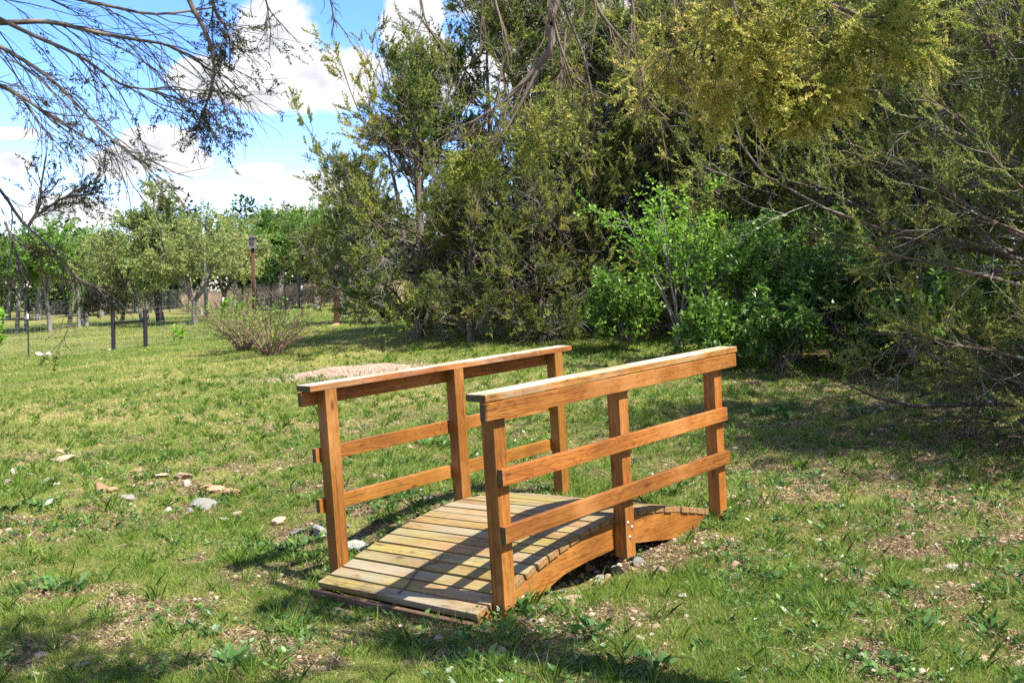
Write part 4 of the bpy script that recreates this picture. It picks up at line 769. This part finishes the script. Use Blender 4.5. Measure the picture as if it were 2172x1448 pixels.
limb_tree('juniper_tree', 'overhanging juniper whose bare limbs enter at the upper left', [(-3.6, 3.3, gz(-3.6, 3.3) - .1), (-3.5, 3.4, 1.2), (-3.55, 3.6, 2.4), (-3.2, 3.8, 3.6)], [
    dict(p=[np.array((-3.55, 3.6, 2.5))] + A((-60, 50, 4.0), (100, 46, 4.1), (190, 66, 4.1), (300, 86, 4.2), (352, 95, 4.2), (430, 130, 4.3)), r=(.013, .004), tw=20, tl=.6, tb=(.25, 0, -.45), ta=.5, t2=7, spr=.09, clump=.55, tr=.0028),
    dict(p=[np.array((-3.5, 3.5, 2.3))] + A((-60, -10, 4.2), (100, -12, 4.3), (220, 10, 4.3), (330, 30, 4.4), (460, 15, 4.5)), r=(.012, .004), tw=16, tl=.5, tb=(.3, 0, -.3), t2=6, spr=.4, clump=.5, tr=.0026),
    dict(p=A((380, -60, 4.2), (405, 10, 4.2), (432, 60, 4.2), (450, 110, 4.2), (453, 160, 4.2), (440, 215, 4.2), (425, 250, 4.2)), r=(.012, .004), tw=15, tl=.17, tb=(.35, 0, -.1), ta=.7, t2=4, spr=.8, clump=.46, per=2),
    dict(p=A((440, -60, 4.3), (455, 20, 4.3), (480, 60, 4.3), (495, 100, 4.3)), r=(.008, .003), tw=10, tl=.18, tb=(.15, 0, -.1), ta=.7, t2=4, spr=.8, clump=.45, per=2),
    dict(p=A((-80, 60, 3.9), (20, 110, 3.9), (110, 170, 3.9), (190, 250, 3.9), (240, 300, 3.9)), r=(.010, .003), tw=16, tl=.45, tb=(.25, 0, -.35), ta=.35, t2=6, spr=.12),
    dict(p=A((-80, 150, 3.8), (20, 190, 3.8), (90, 235, 3.8), (150, 270, 3.8)), r=(.009, .003), tw=14, tl=.35, tb=(.3, 0, -.25), ta=.35, t2=6, spr=.12),
    dict(p=A((-80, 0, 3.9), (60, 70, 4), (170, 120, 4), (260, 180, 4.1), (340, 190, 4.1)), r=(.010, .003), tw=16, tl=.4, tb=(.25, 0, -.35), ta=.4, t2=6, spr=.22, st=(.5, 1)),
    dict(p=A((-80, 330, 4.1), (0, 403, 4.1), (45, 468, 4.1), (100, 520, 4.1), (150, 580, 4.1), (195, 606, 4.1)), r=(.0075, .0035), tw=13, tl=.28, tb=(-.05, 0, -.5), ta=.55, t2=5, spr=.35, clump=.52),
    dict(p=A((60, 480, 4.1), (82, 440, 4.1), (88, 390, 4.1), (98, 330, 4.1)), r=(.007, .003), tw=13, tl=.13, tb=(.2, 0, .15), ta=.75, t2=3, spr=.75, clump=.42, per=2),
    dict(p=A((80, 455, 4.1), (125, 425, 4.1), (170, 400, 4.1)), r=(.006, .003), tw=8, tl=.11, tb=(.1, 0, .1), t2=3, spr=.75, clump=.42, per=2),
    dict(p=A((150, 580, 4.1), (180, 600, 4.1), (215, 615, 4.1)), r=(.006, .003), tw=11, tl=.10, tb=(-.1, 0, -.25), t2=4, spr=.8, clump=.36),
    dict(p=A((10, 470, 4.0), (30, 520, 4.0), (40, 570, 4.0)), r=(.006, .003), tw=9, tl=.14, tb=(0, 0, -.2), t2=4, spr=.95, clump=.36),
    dict(p=A((520, -150, 4.4), (540, -60, 4.4), (565, 5, 4.4), (570, 35, 4.4)), r=(.007, .0025), tw=6, tl=.2, tb=(0, 0, -.3), t2=4),
    dict(p=A((640, -150, 4.4), (690, -40, 4.4), (705, 20, 4.4), (715, 60, 4.4)), r=(.006, .002), tw=6, tl=.16, tb=(0, 0, -.3), t2=4),
    # limbs above the frame that throw the dappled shade over the left foreground
    dict(p=[np.array(q) for q in ((-3.2, 3.8, 3.6), (-2.4, 3.4, 4.5), (-1.4, 3.1, 4.9), (-.5, 3.0, 5.0), (.3, 2.9, 4.9))], r=(.05, .01), tw=24, tl=.8, tb=(0, 0, .1), ta=.9, t2=7, spr=.8, clump=.38, tint=.5, per=3, sl=.25, bl=.09, bw=.025, nb=14, tr=.009),
    dict(p=[np.array(q) for q in ((-3.2, 3.7, 3.4), (-2.0, 2.6, 4.5), (-.6, 2.3, 4.9), (.6, 2.3, 5.0), (1.3, 2.4, 4.9))], r=(.05, .01), tw=22, tl=.9, tb=(0, 0, .1), ta=.9, t2=7, spr=.8, clump=.38, tint=.5, per=3, sl=.25, bl=.09, bw=.025, nb=14, tr=.009)], CEDAR_SIL, 101)
trunk_r = .2
over = [(3.9, 1.0, gz(3.9, 1) - .1), (3.8, 1.2, 1.4), (3.5, 1.6, 2.8), (3.0, 2.2, 4.2), (2.6, 2.6, 5.2)]
limb_tree('juniper_tree', 'overhanging juniper with gold tipped sprays above the bridge', over, [
    dict(p=[np.array((3.2, 2.0, 3.8))] + A((1330, -320, 4.6), (1180, 0, 4.9), (1169, 98, 4.9), (1127, 157, 4.9), (1067, 217, 4.9), (998, 262, 4.9)), r=(.03, .006), n=20, tw=16, tl=.42, tb=(-.1, 0, -.55), ta=.5, t2=5, spr=.6, tt=(.55, 1), clump=.40, tint=.5),
    dict(p=A((1140, 150, 4.8), (1100, 230, 4.8), (1060, 290, 4.8), (1010, 320, 4.8)), r=(.008, .003), tw=20, tl=.24, tb=(0, 0, -.25), ta=.6, t2=5, spr=1, clump=.30, tint=.42, per=4),
    dict(p=A((1200, 60, 4.7), (1190, 170, 4.7), (1180, 240, 4.7), (1150, 300, 4.7)), r=(.007, .003), tw=15, tl=.22, tb=(0, 0, -.3), ta=.5, t2=5, spr=.85, clump=.36, tint=.5),
    dict(p=A((870, -150, 4.6), (890, -20, 4.6), (905, 50, 4.6), (945, 110, 4.6), (965, 150, 4.6)), r=(.007, .002), tw=6, tl=.2, tb=(0, 0, -.4), t2=3),
    dict(p=A((1010, -150, 4.5), (1022, 0, 4.5), (1020, 60, 4.5), (1018, 115, 4.5)), r=(.006, .002), tw=5, tl=.15, tb=(0, 0, -.4), t2=3),
    dict(p=A((1030, -150, 4.4), (1050, 0, 4.4), (1072, 80, 4.4), (1060, 170, 4.4), (1055, 200, 4.4)), r=(.008, .003), tw=7, tl=.25, tb=(0, 0, -.4), t2=3),
    dict(p=A((1180, -150, 4.4), (1195, 0, 4.4), (1235, 110, 4.4), (1255, 200, 4.4), (1262, 270, 4.4)), r=(.009, .003), tw=10, tl=.35, tb=(0, 0, -.4), t2=4, spr=.2),
    dict(p=A((1150, -150, 4.5), (1165, 0, 4.5), (1200, 130, 4.5), (1240, 180, 4.5), (1290, 205, 4.5)), r=(.008, .003), tw=10, tl=.3, tb=(.1, 0, -.3), t2=4),
    dict(p=A((1225, -150, 4.3), (1260, 0, 4.3), (1310, 75, 4.3), (1355, 130, 4.3), (1372, 210, 4.3), (1420, 255, 4.3)), r=(.011, .003), tw=10, tl=.3, tb=(0, 0, -.4), t2=4, spr=.15),
    dict(p=A((1300, -150, 4.3), (1340, 0, 4.3), (1345, 90, 4.3)), r=(.008, .003), tw=9, tl=.3, tb=(.1, 0, -.3), t2=4, spr=.3),
    dict(p=[np.array((3.4, 1.7, 3.2))] + A((1420, -250, 3.9), (1560, -60, 3.9), (1640, 25, 3.9), (1700, 60, 3.9), (1750, 90, 3.9)), r=(.024, .006), tw=22, tl=.34, tb=(.0, 0, -.35), ta=.6, t2=5, spr=1, tt=(.45, 1), clump=.33, tint=.72, per=3, bl=.024, bw=.0048, nb=44),
    dict(p=A((1500, -120, 3.8), (1550, 0, 3.8), (1570, 50, 3.8), (1600, 85, 3.8)), r=(.012, .005), tw=18, tl=.25, tb=(0, 0, -.35), ta=.6, t2=5, spr=1, clump=.30, tint=.72, per=3, bl=.024, bw=.0048, nb=44),
    dict(p=A((1600, -100, 3.7), (1720, -10, 3.7), (1820, 30, 3.7), (1900, 40, 3.7)), r=(.012, .004), tw=20, tl=.24, tb=(.1, 0, -.25), ta=.6, t2=5, spr=1, clump=.32, tint=.62, per=3, bl=.024, bw=.0048, nb=44),
    dict(p=A((1620, 60, 3.8), (1640, 120, 3.8), (1680, 160, 3.8), (1720, 185, 3.8)), r=(.007, .003), tw=20, tl=.2, tb=(0, 0, -.25), ta=.7, t2=5, spr=1, clump=.28, tint=.72, per=3, bl=.024, bw=.0048, nb=44),
    dict(p=A((1400, -90, 4.0), (1440, 20, 4.0), (1430, 90, 4.0), (1420, 150, 4.0)), r=(.008, .003), tw=16, tl=.25, tb=(.05, 0, -.3), ta=.6, t2=5, spr=.9, clump=.34, tint=.85, per=3, bl=.024, bw=.0046, nb=40),
    dict(p=A((1500, 40, 4.0), (1490, 120, 4.0), (1520, 170, 4.0)), r=(.007, .003), tw=14, tl=.22, tb=(.0, 0, -.3), ta=.6, t2=5, spr=.9, clump=.34, tint=.8, per=3, bl=.024, bw=.0046, nb=40)], CEDAR_NEAR, 102)
# dead stems at the right edge
def dead_shrub(px, py, ht, label, seed, nst=5):
    rng = np.random.default_rng(seed); g = on_ground(px, py); w = Acc(); az = rng.uniform(0, 6.28, nst); P = [np.zeros((nst, 3)) + rng.normal(0, .06, (nst, 3)) * [1, 1, 0]]; d = nrm(np.stack([np.cos(az) * .45, np.sin(az) * .45, np.ones(nst)], 1)); L = ht * rng.uniform(.5, 1.1, nst)
    for s in range(7): P.append(P[-1] + d * (L / 7)[:, None]); d = nrm(d + rng.normal(0, .12, (nst, 3)) + np.stack([np.cos(az), np.sin(az), np.zeros(nst)], 1) * .06)
    P = np.stack(P, 1); tubes(w, P, np.linspace(.007, .0025, 8)[None], 5); S, _, _ = spawn(rng, P, 5, .2, 1, ht * .28, .8, (0, 0, .05), 5, wig=.16); tubes(w, S, np.linspace(.005, .002, 5)[None], 4)
    o = link('dead_shrub', w.mesh('dead_shrub', TWIG_BROWN), None, g); tag(o, label, 'shrub', 'dead grey shrubs under the near juniper')
dead_shrub(2080, 935, 1.2, 'leafless pale stems left of the near juniper trunk', 111); dead_shrub(2150, 960, 1.3, 'leafless brown stems at the right edge of the picture', 112); dead_shrub(2000, 850, .7, 'low dead grey twigs spreading left under the near juniper', 113, 6)

# ------------------------------------------------------------------ fence, posts, poles
def cyl(acc, a, b, r0, r1=None, k=10, cap=True): tubes(acc, np.array([[a, b]], float), np.array([[r0, r1 if r1 is not None else r0]]), k, 0, cap)
def box(acc, lo, hi):
    x0, y0, z0 = lo; x1, y1, z1 = hi; V = [(x0, y0, z0), (x1, y0, z0), (x1, y1, z0), (x0, y1, z0), (x0, y0, z1), (x1, y0, z1), (x1, y1, z1), (x0, y1, z1)]
    acc.add(V, [(0, 3, 2, 1), (4, 5, 6, 7), (0, 1, 5, 4), (1, 2, 6, 5), (2, 3, 7, 6), (3, 0, 4, 7)])
def tpost(px, py, d, h, label):
    p = at(px, py, d); z = gz(p[0], p[1]); t = thing('fence_post', label, 'fence post', (p[0], p[1], z), 0, 'thin steel posts of the wire fence')
    a = Acc(); box(a, (-.022, -.004, -.1), (.022, .004, h - .16)); box(a, (-.004, .0045, -.1), (.004, .035, h - .16)); link('shaft', a.mesh('shaft', DKGREEN, False), t)
    a = Acc(); box(a, (-.025, -.007, h - .159), (.025, .007, h)); box(a, (-.006, .0075, h - .159), (.006, .038, h)); link('white_tip', a.mesh('white_tip', WHITE, False), t); return t
dL = on_ground(63, 757)[1]; dH = on_ground(241, 743)[1]; dS = on_ground(470, 715)[1]; dM = on_ground(642, 690)[1]; dBP = on_ground(714, 690)[1]
print('depths', dL, dH, dS, dM, dBP, on_ground(900, 718)[1], on_ground(2130, 905)[1])
pxh = lambda px, d: d / FOC * px
t1 = tpost(61, 757, dL, pxh(92, dL), 'thin dark steel post with white tip at the left edge'); t2 = tpost(475, 716, dS, pxh(84, dS), 'thin steel post behind the bare shrubs'); t3 = tpost(641, 690, dM, pxh(84, dM), 'thin steel post with white tip left of the brown post')
pa, pb = on_ground(241, 743), on_ground(309, 737); hb = pxh(85, pa[1])
br = thing('fence_brace', 'black H shaped fence brace of two pipe posts and a cross rail', 'fence brace', pa)
for q in (pa, pb):
    a = Acc(); hq = pxh(85 if q is pa else 81, q[1]); cyl(a, q - pa + np.array([0, 0, -.1]), q - pa + np.array([0, 0, hq]), .066); link('post', a.mesh('post', BLACK, False), br)
a = Acc(); v = (pb - pa) * .06; cyl(a, v + np.array([0, 0, hb * .69]), (pb - pa) * .94 + np.array([0, 0, hb * .66]), .034); link('cross_rail', a.mesh('cross_rail', BLACK, False), br)
def wire_fence(pts, h, label, name='wire_fence', step=.15, wires=9, r=.0022, m=None):
    a = Acc(); base = np.array(pts[0], float); pts = [np.array(p, float) for p in pts]
    for p, q in zip(pts[:-1], pts[1:]):
        L = np.linalg.norm((q - p)[:2]); n = max(2, int(L / step)); f = np.linspace(0, 1, n)[:, None]; g = p + (q - p) * f; g[:, 2] = np.minimum(ground(g[:, 0], g[:, 1]), g[:, 2] + .3) + .02
        hz = np.linspace(0, h, wires) ; tubes(a, np.stack([g + np.array([0, 0, z]) for z in hz]) - base, r, 3)
        tubes(a, np.stack([g, g + np.array([0, 0, h])], 1) - base, r, 3)
    o = link(name, a.mesh(name, m or WIRE), None, base); return tag(o, label, 'fence')
P0 = on_ground(-90, 770); Pq = [P0, on_ground(61, 757), pa, pb, on_ground(475, 716), on_ground(641, 690), on_ground(714, 689), on_ground(800, 676)]
for q in Pq: q[1] += .05
wire_fence(Pq, 1.2, 'fine wire mesh fence running from the left edge to the brown post')
# far fence
def far_fence(pxs, label, d0, d1, h, rp, m, mesh=True):
    pts = [at(px, 640, d0 + (d1 - d0) * i / (len(pxs) - 1)) for i, px in enumerate(pxs)]
    for p in pts: p[2] = gz(p[0], p[1])
    t = thing('field_fence', label, 'fence', pts[0])
    for p in pts:
        a = Acc(); cyl(a, p - pts[0] - np.array([0, 0, .1]), p - pts[0] + np.array([0, 0, h + .1]), rp, None, 6); link('fence_post', a.mesh('fence_post', m, False), t)
    a = Acc(); 
    for p, q in zip(pts[:-1], pts[1:]):
        for z in np.linspace(.15, h, 7): cyl(a, p - pts[0] + np.array([0, 0, z]), q - pts[0] + np.array([0, 0, z]), .0035, None, 3, False)
        n = 14
        for f in np.linspace(0, 1, n): b = p + (q - p) * f - pts[0]; cyl(a, b, b + np.array([0, 0, h]), .004, None, 3, False)
    link('wire', a.mesh('wire', WIRE), t)
far_fence([515, 545, 575, 605, 635, 665, 700, 740, 790], 'far wire fence in front of the strip of tan grass', 58, 57, 1.5, .03, BLACK)
far_fence([250, 285, 320, 360, 400, 440, 480, 515], 'far dark fence behind the tallest field tree', 62, 58, 1.35, .035, BLACK)
far_fence([-20, 20, 60, 100, 140, 180, 220, 250], 'low dark rail fence at the far left', 60, 62, 1.0, .06, BLACK)
def tall_grass():
    rng = np.random.default_rng(8); n = 26000; px = rng.uniform(395, 860, n); d = rng.uniform(60, 66, n); x = (px - PCX) / FOC * d; z = ground(x, d); a = Acc(); L = rng.normal(0, .25, (n, 3)); L[:, 2] = 1
    leaves(a, rng, np.stack([x, d, z], 1), L, rng.uniform(.6, 1.25, n), .05, np.clip(rng.normal(.5, .25, n), 0, 1), tri=True); stuff('tall_dry_grass', a, TALLGRASS)
tall_grass()
# brown wooden post
p = on_ground(714, 690); hp = pxh(118, p[1]); t = thing('wooden_post', 'brown weathered wooden post at the left end of the juniper row', 'post', p); a = Acc(); s = pxh(4.7, p[1]); box(a, (-s, -s, -.1), (s, s, hp)); link('shaft', a.mesh('shaft', OLDPOST, False), t)
a = Acc(); box(a, (-s * 1.1, -s * 1.25, hp * .88), (s * 1.1, -s * 1.03, hp * .93)); link('bracket', a.mesh('bracket', HOUSEGREY, False), t)
stone(712, 691, 26, 'rust', 'flat brown stone at the foot of the brown wooden post', None, .4, 2)
stone(85, 755, 22, 'white', 'white rock at left of a pair by the wire fence', None, .8, 0); stone(103, 754, 20, 'white', 'white rock at right of a pair by the wire fence', None, .7, 1); stone(232, 744, 12, 'white', 'small white rock beside the left black brace post', None, .6, 1)
# birdhouse on a pole
dB = 31.0; p = at(541, 700, dB); p[2] = gz(p[0], p[1]); top = at(537, 525, dB)[2] - p[2]; t = thing('birdhouse_pole', 'grey birdhouse on a tall brown pole behind the bare shrubs', 'birdhouse', p)
a = Acc(); tubes(a, np.array([[[0, 0, -.1], [-.04, 0, top]]]), np.array([[.062, .052]]), 8, 0, True); link('pole', a.mesh('pole', OLDPOST), t)
b0 = top; w = pxh(6.3, dB); hh = pxh(20, dB)
a = Acc(); box(a, (-w - .04, -w, b0 + .02), (w - .04, w, b0 + hh)); body = link('house', a.mesh('house', HOUSEGREY, False), t)
a = Acc(); box(a, (-w - .02, -w - .012, b0 + .07), (w - .06, -w - .001, b0 + hh * .8)); link('front_panel', a.mesh('front_panel', BARK_DARK, False), body)
a = Acc(); box(a, (-w * 1.25 - .04, -w * 1.3, b0 + hh + .001), (w * 1.25 - .04, w * 1.3, b0 + hh + .035)); box(a, (-w * .6 - .04, -w * .6, b0 + hh + .0355), (w * .6 - .04, w * .6, b0 + hh + .1)); link('roof', a.mesh('roof', HOUSEGREY, False), t)
a = Acc(); box(a, (-w * 1.15 - .04, -w * 1.2, b0 - .02), (w * 1.15 - .04, w * 1.2, b0 + .018)); link('floor_board', a.mesh('floor_board', HOUSEGREY, False), t)
a = Acc(); cyl(a, (-w * 2.2, 0, b0 + hh * .55), (-w * 1.0 - .03, 0, b0 + hh * .55), .03); link('perch', a.mesh('perch', WHITE, False), t)
# utility poles
def upole(px, pyb, pyt, d, label, wpx):
    p = at(px, pyb, d); p[2] = gz(p[0], p[1]); h = at(px, pyt, d)[2] - p[2]; t = thing('utility_pole', label, 'utility pole', p); r = pxh(wpx, d) / 2
    a = Acc(); tubes(a, np.array([[[0, 0, -.2], [-.12, 0, h]]]), np.array([[r, r * .6]]), 10, 0, True); link('pole', a.mesh('pole', POLEBLUE), t)
    a = Acc(); tubes(a, np.array([[[-r * 5 - .12, 0, h * .955], [r * 5 - .12, 0, h * .96]]]), .03, 5); link('crossarm', a.mesh('crossarm', POLEBLUE), t)
    a = Acc(); cyl(a, (-.115, -r * 1.1, h * .80), (-.115, -r * 1.1, h * .90), r * .9); link('transformer', a.mesh('transformer', POLEBLUE), t)
upole(438, 665, 428, 48, 'blue grey utility pole rising behind the silvery field tree', 8); upole(671, 640, 412, 74, 'distant utility pole tip above the rounded green trees', 5)
# stump and leaning stake
p = on_ground(427, 671); a = Acc(); tubes(a, catmull([(0, 0, -.05), (.02, 0, .2), (.0, .02, .42)], 6)[None], np.array([[.13, .11, .10, .09, .09, .08]]), 9, 0, True); o = link('tree_stump', a.mesh('tree_stump', BARK_GREY), None, p); tag(o, 'small grey tree stump beside the utility pole', 'stump')
a = Acc(); q0, q1 = at(598, 648, 52), at(567, 612, 52); cyl(a, q0 - q0 - np.array([0, 0, .1]), q1 - q0, .03, None, 6); o = link('leaning_stake', a.mesh('leaning_stake', LITTER), None, q0); tag(o, 'pale leaning stake in front of the tan grass', 'stake')
a = Acc(); q0 = on_ground(98, 722, 60); q1 = on_ground(175, 713, 60); cc = catmull([q0 + [0, 0, .05], (q0 + q1) / 2 + [0, 0, .45], q1 + [0, 0, .12]], 10); tubes(a, cc[None] - q0, np.linspace(.03, .012, 10)[None], 5); o = link('fallen_branch', a.mesh('fallen_branch', TWIG_BROWN), None, q0); tag(o, 'arched fallen branch in the field left of the black brace', 'branch')

# ------------------------------------------------------------------ sky, sun, camera
SUN_EL, SUN_DIR = rad(58), np.array([.78, -.626])
w = bpy.data.worlds.new('World'); bpy.context.scene.world = w; w.use_nodes = True; nt = w.node_tree; nt.nodes.clear()
N = lambda t, **kw: _node(nt, t, kw); K = nt.links.new
sky = N('TexSky', sky_type='NISHITA', sun_disc=False); sky.sun_elevation = SUN_EL; sky.sun_rotation = math.atan2(SUN_DIR[0], SUN_DIR[1]); sky.air_density = 1.0; sky.dust_density = .2; sky.ozone_density = 3.0
tc = N('TexCoord'); sp = N('SeparateXYZ'); K(tc.outputs['Generated'], sp.inputs[0])
def M(op, a, b=None, c=None, clamp=False):
    n = N('Math', operation=op); n.use_clamp = clamp
    for i, q in enumerate((a, b, c)):
        if q is None: continue
        if hasattr(q, 'is_linked') or hasattr(q, 'links'): K(q, n.inputs[i])
        else: n.inputs[i].default_value = q
    return n.outputs[0]
yy = M('MAXIMUM', sp.outputs[1], .08); U_ = M('DIVIDE', sp.outputs[0], yy); V_ = M('DIVIDE', sp.outputs[2], yy)
cv = N('CombineXYZ'); K(U_, cv.inputs[0]); K(V_, cv.inputs[1])
nz = N('TexNoise', i_Scale=9, i_Detail=9, i_Roughness=.58); K(cv.outputs[0], nz.inputs['Vector'])
nz2 = N('TexNoise', i_Scale=28, i_Detail=8, i_Roughness=.6); K(cv.outputs[0], nz2.inputs['Vector'])
# cumulus masses: centre and half-size in the photo's angular terms, each at its own bearing
def blob(px, py, rx, ry):
    r = ray(px, py); u0, v0 = r[0] / r[1], r[2] / r[1]
    return M('SUBTRACT', 1.0, M('ADD', M('POWER', M('ABSOLUTE', M('DIVIDE', M('SUBTRACT', U_, u0), rx / FOC)), 2), M('POWER', M('ABSOLUTE', M('DIVIDE', M('SUBTRACT', V_, v0), ry / FOC)), 2)))
den = None
for b in ((590, 95, 95, 120), (690, 170, 150, 70), (570, 185, 120, 50), (430, 165, 85, 42), (880, 60, 70, 90), (940, 170, 90, 90), (330, 305, 85, 40), (400, 345, 60, 32), (250, 345, 95, 34), (355, 412, 62, 34), (40, 283, 60, 16), (140, 455, 110, 40), (30, 345, 45, 20), (540, 362, 62, 20), (660, 400, 100, 42), (640, 452, 100, 30), (715, 372, 60, 20), (1250, 80, 300, 160), (1500, -260, 420, 200), (-300, 150, 220, 120), (300, -420, 300, 150), (950, -600, 400, 140)):
    q = blob(*b); den = q if den is None else M('MAXIMUM', den, q)
den = M('ADD', den, M('MULTIPLY', M('SUBTRACT', nz.outputs['Fac'], .5), 2.3)); den = M('ADD', den, M('MULTIPLY', M('SUBTRACT', nz2.outputs['Fac'], .5), 1.5))
# elsewhere in the sky (behind the camera) loose noise clouds
nb_ = N('TexNoise', i_Scale=2.2, i_Detail=7, i_Roughness=.6); K(tc.outputs['Generated'], nb_.inputs['Vector'])
back = M('MULTIPLY', M('SUBTRACT', nb_.outputs['Fac'], .50), 5.0)
fwd = N('MapRange', i_1=.1, i_2=.3); K(sp.outputs[1], fwd.inputs[0])
mixd = M('ADD', M('MULTIPLY', den, fwd.outputs[0]), M('MULTIPLY', back, M('SUBTRACT', 1, fwd.outputs[0])))
mask = N('MapRange', interpolation_type='SMOOTHSTEP', i_1=-.22, i_2=.40); K(mixd, mask.inputs[0])
thick = N('MapRange', i_1=.35, i_2=1.7); K(mixd, thick.inputs[0])
CLOUD = 2.6
cc = ramp(N, [(0, (1.0, 1.0, 1.0)), (.35, (.95, .96, .98)), (1, (.66, .70, .77))]); K(M('ADD', thick.outputs[0], M('MULTIPLY', M('SUBTRACT', nz2.outputs['Fac'], .5), 1.5), None, True), cc.inputs[0])
cs = N('VectorMath', operation='SCALE'); cs.inputs['Scale'].default_value = CLOUD; K(cc.outputs[0], cs.inputs[0])
mx = N('Mix', data_type='RGBA', clamp_result=False); K(mask.outputs[0], mx.inputs[0]); hs = N('HueSaturation', i_Saturation=1.25, i_Value=.85); K(sky.outputs[0], hs.inputs['Color']); hm = N('Mix', data_type='RGBA', blend_type='MULTIPLY', i_0=1.0); K(hs.outputs[0], hm.inputs[6]); hm.inputs[7].default_value = (.82, .78, 1.0, 1); K(hm.outputs[2], mx.inputs[6]); K(cs.outputs[0], mx.inputs[7])
bg = N('Background', i_Strength=.15); K(mx.outputs[2], bg.inputs[0]); wo = N('OutputWorld'); K(bg.outputs[0], wo.inputs[0])
s = bpy.data.lights.new('sun', 'SUN'); s.energy = 5.0; s.angle = rad(.55); s.color = (1, .955, .87); so = bpy.data.objects.new('sun', s); C.objects.link(so)
sd = Vector((SUN_DIR[0] * math.cos(SUN_EL), SUN_DIR[1] * math.cos(SUN_EL), math.sin(SUN_EL))); so.rotation_euler = sd.to_track_quat('Z', 'Y').to_euler(); so.location = (20, -8, 30)
cam = bpy.data.cameras.new('camera'); cam.sensor_width = 36; cam.lens = FOC / 2172 * 36; cam.clip_end = 3000; cam.clip_start = .05
co = bpy.data.objects.new('camera', cam); C.objects.link(co); co.location = (0, 0, EYE); co.rotation_euler = (PI / 2 - PITCH, 0, 0); bpy.context.scene.camera = co
sc = bpy.context.scene; sc.render.engine = 'CYCLES'; sc.cycles.max_bounces = 8; sc.cycles.diffuse_bounces = 5; sc.cycles.glossy_bounces = 2; sc.cycles.transmission_bounces = 3; sc.cycles.transparent_max_bounces = 4
sc.cycles.use_denoising = False; sc.cycles.caustics_reflective = False; sc.cycles.caustics_refractive = False; sc.cycles.sample_clamp_indirect = 6
sc.view_settings.view_transform = 'Standard'; sc.view_settings.look = 'None'; sc.view_settings.exposure = 1.5; sc.view_settings.gamma = 1
print('faces', sum(len(m.polygons) for m in bpy.data.meshes))
